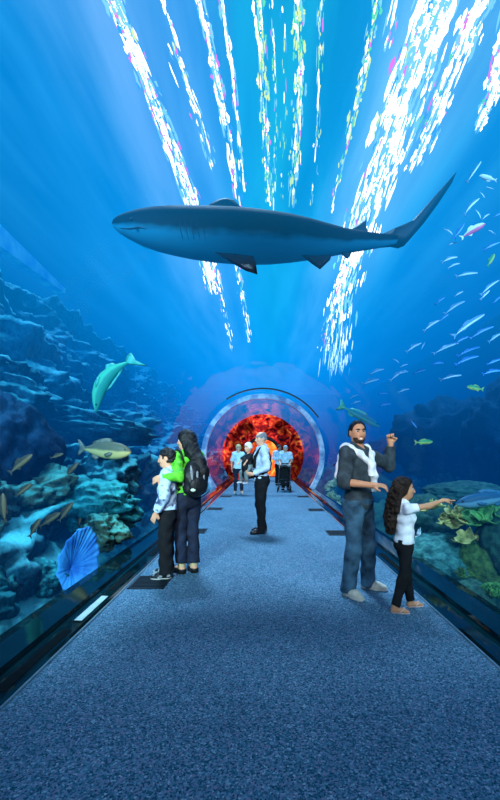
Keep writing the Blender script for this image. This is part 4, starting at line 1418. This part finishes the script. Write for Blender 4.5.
# ---- woman in green, arm round the boy
def woman():
    W = Vector((-.90, 4.74, 0)); yaw = PI - .95; kk = 1.67 / 1.75
    lw = lambda x, y, z: tuple((Matrix.Rotation(-yaw, 3, 'Z') @ (Vector((x, y, z)) - W)) / kk)
    ld = lambda x, y, z: tuple(Matrix.Rotation(-yaw, 3, 'Z') @ Vector((x, y, z)))
    p = Person(1.67, True, 1.0, dict(elL=lw(-.93, 4.43, 1.15), wrL=lw(-1.115, 4.40, 1.145), L=dict(d=ld(-.9, .25, -.35), n=ld(-.1, .9, -.4), curl=.4), elR=(.10, -.20, 1.18), wrR=(.30, -.08, 1.12), R=dict(d=(.9, .3, -.3), n=(0, .6, -.7), curl=.45),
                                     kneeL=(.03, .07, .49), kneeR=(.0, -.08, .49), ankleL=(.0, .075, .085), ankleR=(-.05, -.07, .085)), hyaw=.72, hpitch=.08)
    o = p.body('person', M_SKIN)
    p.shirt(mat('green_jacket', S(52, 150, 26), S(104, 205, 52), 14, .7, bump=.3, bscale=30), o, hem=.97, sleeve=1.93, e=.018, name='jacket', fold=.012)
    g = p.shirt(mat('dark_top', S(12, 16, 26), S(20, 26, 40), 20, .8), o, hem=.86, sleeve=.15, e=.013, name='top', fold=.006)
    p.trousers(M_NAVY, o, 1.0, .90, .012, .024, name='jeans')
    p.shoes(mat('black_shoe', S(12, 12, 14), S(26, 26, 28), 20, .4), o, .008, True, sole=mat('dark_sole', S(10, 10, 10)))
    for sd in 'LR':
        f = p.field(); q = p.k; a = p.J['ankle' + sd] * q
        f.cone(a + Vector((0, 0, .085 * q)), .046 * q, a + Vector((0, 0, -.03 * q)), .045 * q, .01, capa=True, capb=True); f.obj('sock', mat('beige_sock' + sd, S(190, 170, 125)), o)
    p.face(o, M_IRIS, M_EYEW, M_HAIRB, M_LIP)
    f = p.field(); p.hair_cap(f, .020, 1.50, .05, 1.69)
    H = p.hp; k = p.k
    B = [Vector(q) * k for q in ((-.115, -.02, 1.50), (-.235, -.05, 1.36), (-.285, -.075, 1.25), (-.30, -.085, 1.13))]
    f.cone(H((-.05, 0, 1.66)), .088 * k, B[0], .088 * k, .03 * k)
    f.cone(B[0], .092 * k, B[1], .088 * k, .03 * k, flat=1.3, fax=0)
    f.cone(B[1], .088 * k, B[2], .078 * k, .03 * k, flat=1.5, fax=0)
    f.cone(B[2], .078 * k, B[3], .045 * k, .03 * k, flat=1.5, fax=0)
    f.cone(H((.02, .075, 1.66)), .020 * k, H((-.04, .085, 1.46)), .028 * k, .03 * k)
    f.cone(H((.02, -.075, 1.66)), .020 * k, H((-.04, -.085, 1.46)), .028 * k, .03 * k)
    f.ripple(.004, 70)
    f.obj('hair', M_HAIRB, o)
    finish(o, 'woman in bright green jacket with long black hair, arm round the boy', W.x, W.y, yaw)
    # backpack
    r = empty('backpack', (0, 0, 0)); r.location = o.location; r.rotation_euler = o.rotation_euler
    tag(r, 'black and grey backpack on the back of the woman in green', 'backpack')
    MBP = mat('black_nylon', S(10, 11, 14), S(22, 24, 28), 20, .5, bump=.4, bscale=30)
    f = Field((-.42, -.28, .75), (.05, .28, 1.5), .008)
    f.ell((-.215, 0, 1.14), (.10, .145, .20), .02); f.ell((-.22, 0, 1.02), (.11, .15, .11), .05); f.ripple(.008, 30); f.obj('bag', MBP, r)
    f = Field((-.45, -.28, .75), (.05, .28, 1.4), .008)
    f.ell((-.305, 0, 1.05), (.045, .11, .10), .02); f.obj('front_pocket', MBP, r)
    MG = mat('grey_panel', S(110, 115, 122), S(150, 155, 160), 30, .5)
    for y in (.085, .02, -.06):
        b = MB(); b.tube([(-.265, y * .9, 1.27), (-.305, y, 1.19), (-.322, y, 1.11)], [.008, .018, .010], 8); b.build('stripe', MG, r)
    b = MB(); b.tube([(-.19, .128, 1.24), (-.22, .146, 1.14), (-.22, .148, 1.04)], [.006, .014, .006], 8); b.build('stripe', MG, r)
    b = MB(); b.tube([(-.20, -.03, 1.34), (-.24, 0, 1.37), (-.20, .03, 1.34)], .009, 8); b.build('handle', MBP, r)
    for y in (-.10, .10):
        b = MB(); b.tube([(-.12, y, 1.30), (-.06, y * 1.15, 1.43), (.03, y * 1.2, 1.45), (.105, y * 1.2, 1.36), (.13, y * 1.25, 1.22), (.08, y * 1.55, 1.08), (-.10, y * 1.5, 1.00)], .017, 8); b.build('strap', MBP, r)
    b = MB(); b.ball((-.325, .075, 1.0), (.018, .032, .020), 14, 8); b.build('emblem', mat('white_emblem', S(190, 215, 190), None), r)


woman()


def boy():
    p = Person(1.43, False, 1.10, dict(elL=(.0, .235, 1.14), wrL=(.10, .235, .93), L=dict(n=(-.2, -1, 0), curl=.3), elR=(.03, -.22, 1.14), wrR=(.14, -.20, .93), ankleL=(.0, .10, .085), ankleR=(.03, -.09, .085), kneeL=(.02, .10, .49)), hyaw=.0, hpitch=.08, wide=.95)
    o = p.body('person', M_SKIN)
    m, nt, N, L, out = nodes_of('printed_jacket')
    b = N.new('ShaderNodeBsdfPrincipled'); b.inputs['Roughness'].default_value = .75; L.new(b.outputs[0], out.inputs[0])
    tc = N.new('ShaderNodeTexCoord'); n1 = N.new('ShaderNodeTexNoise'); n1.inputs['Scale'].default_value = 13; n1.inputs['Detail'].default_value = 3; L.new(tc.outputs['Object'], n1.inputs['Vector'])
    r = N.new('ShaderNodeValToRGB'); e = r.color_ramp.elements
    e[0].position = .36; e[0].color = rgb(S(40, 60, 96)); e[1].position = .47; e[1].color = rgb(S(176, 200, 222)); L.new(n1.outputs[0], r.inputs[0]); L.new(r.outputs[0], b.inputs['Base Color'])
    j = p.shirt(m, o, hem=.80, sleeve=1.95, e=.026, name='jacket', fold=.013, neck=.07)
    f = p.field(); q = p.k
    f.cone(Vector((-.02, 0, 1.43)) * q, .085 * q, Vector((-.012, 0, 1.50)) * q, .078 * q, .01, capa=True, capb=True); f.ell(Vector((.0, 0, 1.54)) * q, [.066 * q, .062 * q, .09 * q], .004, op='s'); f.obj('collar', mat('pale_collar', S(205, 220, 230)), j)
    p.trousers(M_BLACK, o, .95, 1.04, .026, .032, name='trousers', fold=.012)
    p.shoes(mat('black_sneaker', S(16, 17, 22), S(150, 155, 160), 16, .5, lo=.5, hi=.6), o, .012, sole=M_SOLE)
    p.face(o, M_IRIS, M_EYEW, M_HAIRB, M_LIP)
    f = p.field(); p.hair_cap(f, .020, 1.585, .05, 1.715, True); f.ripple(.010, 90); f.obj('hair', M_HAIRB, o)
    finish(o, 'dark haired boy in pale printed jacket gazing through the glass', -1.09, 4.58, PI + .02)


boy()


def smiling_man():
    p = Person(1.725, False, 1.0, dict(
        elR=(.03, -.30, 1.15), wrR=(.265, -.17, 1.125), R=dict(d=(.95, .25, .03), n=(.1, .3, -.95), curl=.5, flip=False),
        elL=(.10, .44, 1.30), wrL=(.13, .43, 1.525), L=dict(d=(.0, -.10, 1), n=(.4, -.9, 0), curl=1.25),
        hipL=(0, .095, .90), hipR=(0, -.095, .90), kneeL=(.03, .15, .49), kneeR=(.03, -.12, .49), ankleL=(-.01, .20, .085), ankleR=(-.03, -.13, .085), toeL=(1, .35), toeR=(1, -.25)), hyaw=-.60, hpitch=-.02, wide=1.02)
    o = p.body('person', M_SKIN2)
    MSH = mat('charcoal_shirt', S(32, 44, 50), S(58, 72, 80), 12, .85, detail=5, bump=.3, bscale=40)
    p.shirt(MSH, o, hem=.84, sleeve=dict(L=1.9, R=1.25), e=.018, name='shirt', fold=.010, neck=.07)
    p.trousers(M_JEANS, o, .97, 1.10, .020, .016, name='jeans', fold=.008)
    MS = mat('cream_shoe', S(175, 172, 155), S(205, 200, 182), 20, .6)
    p.shoes(MS, o, .010, False, sole=M_SOLE)
    p.face(o, M_IRIS, M_EYEW, M_HAIRB, M_LIP, M_TEETH)
    H = p.hp; k = p.k
    f = p.field(); p.hair_cap(f, .012, 1.60, .05, 1.735, True); f.ripple(.004, 90); f.obj('hair', M_HAIRB, o)
    f = p.field(); M = p.R
    f.ell(H((.032, 0, 1.585)), [.060 * k, .062 * k, .070 * k], .02 * k, M=M)
    f.ell(H((.054, 0, 1.553)), [.034 * k, .032 * k, .026 * k], .03 * k, M=M)
    f.cut(H((.0, 0, 1.590)), M @ Vector((-.10, 0, 1)))
    f.cut(H((.005, 0, 1.6)), M @ Vector((-1, 0, -.12)))
    f.ell(H((.098, 0, 1.572)), [.024 * k, .030 * k, .013 * k], .004 * k, op='s', M=M)
    f.obj('beard', mat('stubble', S(34, 24, 20), S(66, 46, 36), 60, .7), o)
    # white sweater worn round the neck, its sleeves knotted on the chest
    MW = mat('white_knit', S(200, 206, 212), S(238, 240, 244), 18, .9, bump=.4, bscale=60)
    f = p.field(pad=.16)
    T_ = [(-.10, 0, 1.475), (-.08, .11, 1.49), (.0, .16, 1.475), (.085, .10, 1.42), (.145, .02, 1.33)]
    for sgn in (1, -1):
        Q = [Vector((x, y * sgn, z)) * k for x, y, z in T_]
        for a, c, ra, rc in zip(Q, Q[1:], (.040, .043, .042, .036), (.043, .042, .036, .030)): f.cone(a, ra * k, c, rc * k, .03 * k)
    f.ell(Vector((-.10, 0, 1.42)) * k, [.05 * k, .16 * k, .10 * k], .05 * k)
    f.cone(Vector((-.135, -.10, 1.40)) * k, .035 * k, Vector((-.15, -.13, 1.20)) * k, .04 * k, .04 * k)
    f.cone(Vector((-.135, .10, 1.40)) * k, .035 * k, Vector((-.15, .13, 1.20)) * k, .04 * k, .04 * k)
    f.ell(Vector((.152, .0, 1.325)) * k, [.036 * k, .045 * k, .04 * k], .02 * k)
    f.cone(Vector((.158, .01, 1.32)) * k, .030 * k, Vector((.162, .035, 1.20)) * k, .036 * k, .02 * k)
    f.cone(Vector((.162, .035, 1.20)) * k, .036 * k, Vector((.150, .06, 1.04)) * k, .034 * k, .02 * k, capb=True)
    f.cone(Vector((.155, -.01, 1.32)) * k, .028 * k, Vector((.163, -.015, 1.20)) * k, .030 * k, .02 * k, capb=True)
    f.ripple(.006, 45)
    f.obj('sweater', MW, o)
    f = p.field(); q = k
    f.ell(Vector((0, 0, .955)) * q, [(.122) * q + .022, .165 * q + .022, .16 * q], .01); f.cut((0, 0, .975 * q), (0, 0, 1)); f.cut((0, 0, .945 * q), (0, 0, -1))
    finish(o, 'smiling bearded man with white sweater tied over charcoal shirt, fist raised', .955, 4.02, math.radians(-46))


smiling_man()


def girl():
    p = Person(1.14, True, 1.22, dict(
        shR=(-.01, -.155, 1.415), elR=(.25, -.19, 1.45), wrR=(.46, -.17, 1.525), R=dict(d=(1, .05, .05), n=(0, .15, -1), curl=.75, point=True),
        elL=(-.02, .20, 1.15), wrL=(.05, .18, .92), hipL=(0, .08, .90), hipR=(0, -.08, .90), kneeL=(.07, .08, .49), kneeR=(-.04, -.09, .49), ankleL=(.13, .09, .085), ankleR=(-.17, -.10, .085), toeL=(1, .05), toeR=(1, -.25)), hyaw=-.30, hpitch=.0, wide=.98, h=.006)
    o = p.body('person', M_SKIN2)
    p.shirt(mat('white_tee', S(205, 210, 218), S(235, 238, 242), 14, .85, bump=.2, bscale=30), o, hem=.93, sleeve=.5, e=.014, name='shirt', fold=.010, neck=.075)
    p.trousers(M_BLACK, o, .985, .97, .008, .012, name='trousers', fold=.008)
    MSA = mat('pink_sandal', S(200, 160, 160), S(230, 200, 195), 20, .5)
    for sd in 'LR':
        f = p.field(); p.foot(f, sd, .006); f.cut((0, 0, .012 * p.k), (0, 0, 1)); f.cut((0, 0, 0), (0, 0, -1)); s = f.obj('sandal', MSA, o)
        a = p.J['ankle' + sd]; t = Vector((*p.toes[sd], 0)).normalized(); sdv = Vector((-t.y, t.x, 0))
        b = MB(); P = lambda x, y, z: (Vector((a.x, a.y, 0)) + t * x + sdv * y + Vector((0, 0, z))) * p.k
        for y in (-1, 1): b.tube([P(.06, y * .042, .02), P(.10, y * .03, .055), P(.14, 0, .055)], .008 * p.k, 6)
        b.ball(P(.115, 0, .068), .014 * p.k, 8, 6)
        b.build('strap', MSA, s)
    p.face(o, M_IRIS, M_EYEW, M_HAIRBR, M_LIP)
    H = p.hp; k = p.k
    f = p.field(pad=.2); p.hair_cap(f, .022, 1.50, .05, 1.715)
    chain = [((-.06, 0, 1.65), .085), ((-.11, 0, 1.48), .092), ((-.14, 0, 1.30), .088), ((-.14, 0, 1.15), .055)]
    for (a, ra), (c, rc) in zip(chain, chain[1:]): f.cone(H(a), ra * k, H(c), rc * k, .04 * k, flat=1.15, fax=0)
    for y in (-1, 1): f.cone(H((-.045, .075 * y, 1.64)), .03 * k, H((-.09, .085 * y, 1.40)), .045 * k, .04 * k)
    rnd = random.Random(5)
    for _ in range(190):
        i_ = rnd.randrange(3); t = rnd.random(); (a, ra), (c, rc) = chain[i_], chain[i_ + 1]
        ce = Vector(a).lerp(Vector(c), t); r_ = ra + (rc - ra) * t
        d = Vector((rnd.gauss(-.6, 1), rnd.gauss(0, 1), rnd.gauss(.1, .6))).normalized()
        if d.x > .45: continue
        q_ = H(ce + Vector((d.x * r_ * .9, d.y * r_, d.z * r_)))
        f.ell(q_, [rnd.uniform(.013, .024) * k * 1.2, rnd.uniform(.013, .024) * k * 1.2, rnd.uniform(.02, .034) * k * 1.2], .006 * k)
    for _ in range(60):
        d = Vector((rnd.gauss(-.3, .8), rnd.gauss(0, 1), abs(rnd.gauss(.6, .6)))).normalized()
        if d.x > .35: continue
        f.ell(H(Vector((-.012 + d.x * .115, d.y * .092, 1.66 + d.z * .112))), [.018 * k * 1.2] * 3, .008 * k)
    f.obj('hair', M_HAIRBR, o)
    finish(o, 'little girl in white tee shirt with long brown curls, pointing at the coral', 1.27, 3.60, math.radians(4))


girl()


def carrier_man():
    p = Person(1.79, False, 1.0, dict(elL=(-.03, .27, 1.15), wrL=(.19, .20, 1.03), L=dict(d=(.9, -.4, .1), n=(0, -.8, .5), curl=.5), elR=(.0, -.27, 1.15), wrR=(.2, -.16, 1.05), R=dict(d=(.9, .5, .1), n=(0, .8, .5), curl=.5),
                                      kneeL=(.02, .08, .49), ankleL=(.02, .09, .085), ankleR=(-.05, -.09, .085)), hyaw=.30, hpitch=.06, wide=1.03, h=.009)
    o = p.body('person', M_SKIN3)
    p.shirt(mat('pale_blue_shirt', S(165, 185, 208), S(205, 218, 232), 9, .8, bump=.2), o, hem=.90, sleeve=1.9, e=.018, name='shirt', fold=.012, neck=.07)
    p.trousers(M_BLACK, o, 1.0, 1.08, .016, .012, fold=.007)
    p.shoes(mat('dark_shoe', S(14, 14, 18), S(30, 30, 34), 20, .35), o, .010)
    p.face(o, M_IRIS, M_EYEW, M_HAIRG, M_LIP)
    f = p.field(); p.hair_cap(f, .007, 1.60, .05, 1.66); H = p.hp
    f.ell(H((.03, 0, 1.75)), [.10 * p.k, .058 * p.k, .07 * p.k], .004, op='s', M=p.R); f.obj('hair', M_HAIRG, o)
    x, y, yaw = -.03, 7.12, PI + .22
    finish(o, 'balding man in pale blue shirt carrying a baby on his chest', x, y, yaw)
    r = empty('baby_carrier', (x, y, 0), yaw); tag(r, 'black baby carrier strapped on the man in pale blue shirt', 'baby carrier')
    MC = mat('carrier_black', S(10, 11, 14), S(20, 22, 28), 16, .8)
    for s in (-1, 1):
        b = MB(); b.tube([(.15, .10 * s, 1.16), (.14, .13 * s, 1.36), (.05, .15 * s, 1.50), (-.06, .13 * s, 1.49), (-.145, .05 * s, 1.36), (-.155, -.06 * s, 1.24), (-.12, -.15 * s, 1.13), (.02, -.185 * s, 1.06), (.13, -.12 * s, 1.06)], .026, 8)
        b.build('strap', MC, r)
    f = Field((-.26, -.2, 1.1), (-.05, .2, 1.5), .008); f.ell((-.145, 0, 1.30), (.03, .10, .11), .01); f.obj('back_pad', MC, r)
    f = Field((.05, -.25, .85), (.42, .25, 1.5), .008); f.ell((.30, 0, 1.18), (.055, .15, .16), .02); f.ell((.22, 0, 1.03), (.13, .13, .07), .04); f.obj('front_panel', MC, r)
    # the baby, facing out
    q = Person(.72, False, 1.75, dict(shL=(0, .15, 1.40), shR=(0, -.15, 1.40), elL=(.16, .27, 1.28), wrL=(.30, .27, 1.10), elR=(.16, -.27, 1.28), wrR=(.30, -.27, 1.10), hipL=(.02, .11, .92), hipR=(.02, -.11, .92), kneeL=(.24, .22, .66), kneeR=(.24, -.22, .66), ankleL=(.22, .23, .30), ankleR=(.22, -.23, .30)), wide=1.25, h=.008, hyaw=.2)
    b = q.body('person', M_SKIN3)
    q.shirt(mat('baby_top', S(20, 20, 26), S(36, 36, 44), 16, .85), b, hem=.9, sleeve=1.3, e=.02, name='top', fold=0, neck=.08)
    q.trousers(mat('baby_trousers', S(96, 110, 112), S(130, 142, 142), 14, .85), b, 1.02, .95, .03, .02, fold=0)
    q.shoes(mat('baby_shoe', S(210, 214, 218)), b, .015, True)
    q.face(b, M_IRIS, M_EYEW, M_HAIRBR, M_LIP)
    f = q.field(); q.hair_cap(f, .020, 1.62, .05, 1.70); f.obj('bonnet', mat('bonnet', S(205, 212, 216), S(235, 238, 240), 18, .9), b)
    c, s_ = math.cos(yaw), math.sin(yaw); off = .235
    finish(b, 'baby in white bonnet and dark top hanging in the chest carrier', x + c * off, y + s_ * off, yaw + .35, .795)


carrier_man()


def far_people():
    # woman in white
    p = Person(1.72, True, 1.0, dict(kneeL=(.03, .10, .49), ankleL=(.10, .12, .085), ankleR=(-.06, -.12, .085), elL=(-.02, .25, 1.16), wrL=(.12, .22, .95), elR=(-.06, -.24, 1.15), wrR=(.06, -.24, .92)), h=.013, hyaw=-.2)
    o = p.body('person', M_SKIN3)
    p.shirt(mat('white_blouse', S(190, 215, 215), S(225, 240, 240), 10, .85), o, hem=.90, sleeve=.9, e=.025, name='blouse', fold=.01)
    p.trousers(M_NAVY, o, .97, .92, .010, .01, name='jeans'); p.shoes(mat('pale_shoe', S(140, 150, 150)), o, .012, True)
    p.face(o, M_IRIS, M_EYEW, M_HAIRBR, M_LIP)
    f = p.field(); p.hair_cap(f, .022, 1.52, .05, 1.69); f.obj('hair', mat('blonde_hair', S(190, 165, 110), S(225, 205, 150), 40, .6), o)
    finish(o, 'distant blonde woman in white blouse and dark jeans walking nearer', -.86, 14.0, -PI / 2 + .1)
    # man in white
    p = Person(1.80, False, 1.0, dict(elR=(.06, -.26, 1.16), wrR=(.22, -.05, 1.14), elL=(.02, .27, 1.15), wrL=(.2, .15, 1.06)), h=.014, wide=1.08, hyaw=.5)
    o = p.body('person', M_SKIN2)
    p.shirt(mat('white_shirt', S(195, 210, 222), S(225, 235, 240), 10, .85), o, hem=.88, sleeve=1.9, e=.025, fold=.01)
    p.trousers(M_BLACK, o, .98, .97, .02, .02); p.shoes(M_BLACK, o, .012, True)
    p.face(o, M_IRIS, M_EYEW, M_HAIRB, M_LIP)
    f = p.field(); p.hair_cap(f, .012, 1.60, .05, 1.69); f.obj('hair', mat('dark_grey_hair', S(40, 42, 46), S(70, 72, 76), 40), o)
    finish(o, 'distant man in white shirt and black trousers standing by the stroller pusher', .72, 18.0, -PI / 2 + .35)
    # stroller pusher
    p = Person(1.72, False, 1.0, dict(elR=(.03, -.25, 1.16), wrR=(.30, -.18, 1.04), elL=(.03, .25, 1.16), wrL=(.30, .18, 1.04), R=dict(d=(1, 0, -.1), n=(0, 0, -1), curl=.8), L=dict(d=(1, 0, -.1), n=(0, 0, -1), curl=.8)), h=.013, hyaw=.2)
    o = p.body('person', M_SKIN3)
    p.shirt(mat('pale_grey_shirt', S(165, 195, 205), S(205, 225, 230), 10, .85), o, hem=.88, sleeve=.8, e=.025, fold=.01)
    p.trousers(M_BLACK, o, .98, .97, .015, .015); p.shoes(M_BLACK, o, .012, True)
    p.face(o, M_IRIS, M_EYEW, M_HAIRG, M_LIP)
    f = p.field(); p.hair_cap(f, .02, 1.58, .05, 1.685); f.obj('hair', mat('silver_hair', S(150, 160, 165), S(195, 200, 205), 40), o)
    x, y, yaw = .88, 15.6, -PI / 2 - .12
    finish(o, 'distant silver haired person in pale shirt pushing the stroller', x, y, yaw)
    c, s = math.cos(yaw), math.sin(yaw)
    r = empty('stroller', (x + c * .70, y + s * .70, 0), yaw); tag(r, 'black folding stroller parked before the silver haired person', 'stroller')
    MM = mat('stroller_frame', S(50, 56, 62), S(90, 96, 100), 20, .4, .6); MK = mat('stroller_cloth', S(9, 10, 13), S(18, 19, 24), 14, .9)
    b = MB()
    for q in (-.21, .21):
        b.tube([(-.36, q, 1.02), (-.20, q, .70), (.10, q, .38), (.30, q, .10)], .014, 8)
        b.tube([(.02, q, .55), (-.12, q, .32), (-.26, q, .10)], .013, 8)
    b.tube([(-.20, -.21, .70), (-.20, .21, .70)], .011, 6); b.tube([(.1, -.21, .38), (.1, .21, .38)], .011, 6); b.tube([(-.26, -.21, .12), (-.26, .21, .12)], .01, 6)
    b.build('frame', MM, r)
    b = MB(); b.tube([(-.36, -.22, 1.02), (-.39, -.1, 1.04), (-.39, .1, 1.04), (-.36, .22, 1.02)], .017, 8); b.build('handle', MK, r)
    f = Field((-.4, -.3, .2), (.45, .3, 1.1), .012); f.ell((.06, 0, .44), (.20, .19, .06), .03); f.ell((-.12, 0, .66), (.06, .19, .25), .05); f.obj('seat', MK, r)
    f = Field((-.5, -.3, .6), (.3, .3, 1.1), .012); f.ell((-.10, 0, .80), (.22, .20, .20), .01); f.ell((-.06, 0, .76), (.22, .18, .19), .01, op='s'); f.cut((0, 0, .78), (0, 0, -1)); f.obj('canopy', MK, r)
    f = Field((-.4, -.3, .1), (.3, .3, .5), .012); f.ell((-.08, 0, .27), (.17, .17, .07), .01); f.obj('basket', MK, r)
    for q in (-.23, .23):
        for xx in (.30, -.26):
            V = []; b = MB()
            pts = [(xx + .075 * math.cos(2 * PI * i / 18), q, .09 + .075 * math.sin(2 * PI * i / 18)) for i in range(19)]
            b.tube(pts, .016, 8); b.tube([(xx, q - .015, .09), (xx, q + .015, .09)], .03, 10)
            b.build('wheel', MK, r)


far_people()

# ================================================================== LIGHT, CAMERA
w = bpy.data.worlds.new('World'); SC.world = w; w.use_nodes = True
w.node_tree.nodes['Background'].inputs[0].default_value = (.02, .16, .42, 1); w.node_tree.nodes['Background'].inputs[1].default_value = .35


def sun(d, col, e, ang):
    l = bpy.data.lights.new('sun', 'SUN'); l.energy = e; l.color = col; l.angle = math.radians(ang)
    o = bpy.data.objects.new('sun', l); COL.objects.link(o)
    o.rotation_euler = Vector(d).to_track_quat('-Z', 'Y').to_euler(); o.location = (0, 5, 12)


sun((.10, -.42, -.9), (.86, .95, 1.0), 19.0, 12)


def area(loc, target, sx, sy, col, e, name='lamp'):
    l = bpy.data.lights.new(name, 'AREA'); l.shape = 'RECTANGLE'; l.size = sx; l.size_y = sy; l.energy = e; l.color = col
    o = bpy.data.objects.new(name, l); COL.objects.link(o); o.location = loc
    o.rotation_euler = (Vector(target) - Vector(loc)).to_track_quat('-Z', 'Y').to_euler()


area((-.3, 1.35, 3.30), (0, 7, .6), 1.6, .7, (.92, .97, 1.0), 45, 'tunnel_fill')  # added fill out of view, lighting the people from the front


def spot(loc, target, deg, col, e, name='tank_fill', r=.4):
    l = bpy.data.lights.new(name, 'SPOT'); l.spot_size = math.radians(deg); l.spot_blend = .7; l.energy = e; l.color = col; l.shadow_soft_size = r
    o = bpy.data.objects.new(name, l); COL.objects.link(o); o.location = loc
    o.rotation_euler = (Vector(target) - Vector(loc)).to_track_quat('-Z', 'Y').to_euler()


spot((-3.4, -2.4, 5.9), (-4.9, 8, 2.9), 62, (.6, .95, 1.0), 19000)  # added fills behind the camera, brightening reef, shoal and coral
spot((-2.6, -2.6, 3.6), (-3.4, 5.5, .9), 50, (.65, .98, 1.0), 6500)
spot((5.0, -2.4, 5.8), (4.4, 8, 3.4), 58, (.75, .95, 1.0), 12000)
spot((3.0, -2.6, 3.4), (3.2, 6, .4), 44, (.8, 1.0, .95), 3600)
spot((-.3, -1.3, 2.9), (0, 6.4, 1.25), 38, (1.0, .97, .93), 900, 'front_fill', .5)  # unseen fill added to brighten the people, clear of the near floor

cam = bpy.data.cameras.new('camera'); co = bpy.data.objects.new('camera', cam); COL.objects.link(co)
cam.sensor_fit = 'VERTICAL'; cam.sensor_height = 36; cam.sensor_width = 22.5; cam.lens = F * 36 / 800
cam.shift_x = -(VX - 250) / 800; cam.shift_y = (VY - 400) / 800
cam.clip_start = .05; cam.clip_end = 200
co.location = (0, 0, CH); co.rotation_euler = (PI / 2, 0, 0)
SC.camera = co

SC.view_settings.view_transform = 'Standard'
SC.cycles.max_bounces = 6; SC.cycles.diffuse_bounces = 2; SC.cycles.glossy_bounces = 3; SC.cycles.transparent_max_bounces = 12; SC.cycles.volume_bounces = 0
SC.cycles.use_denoising = True
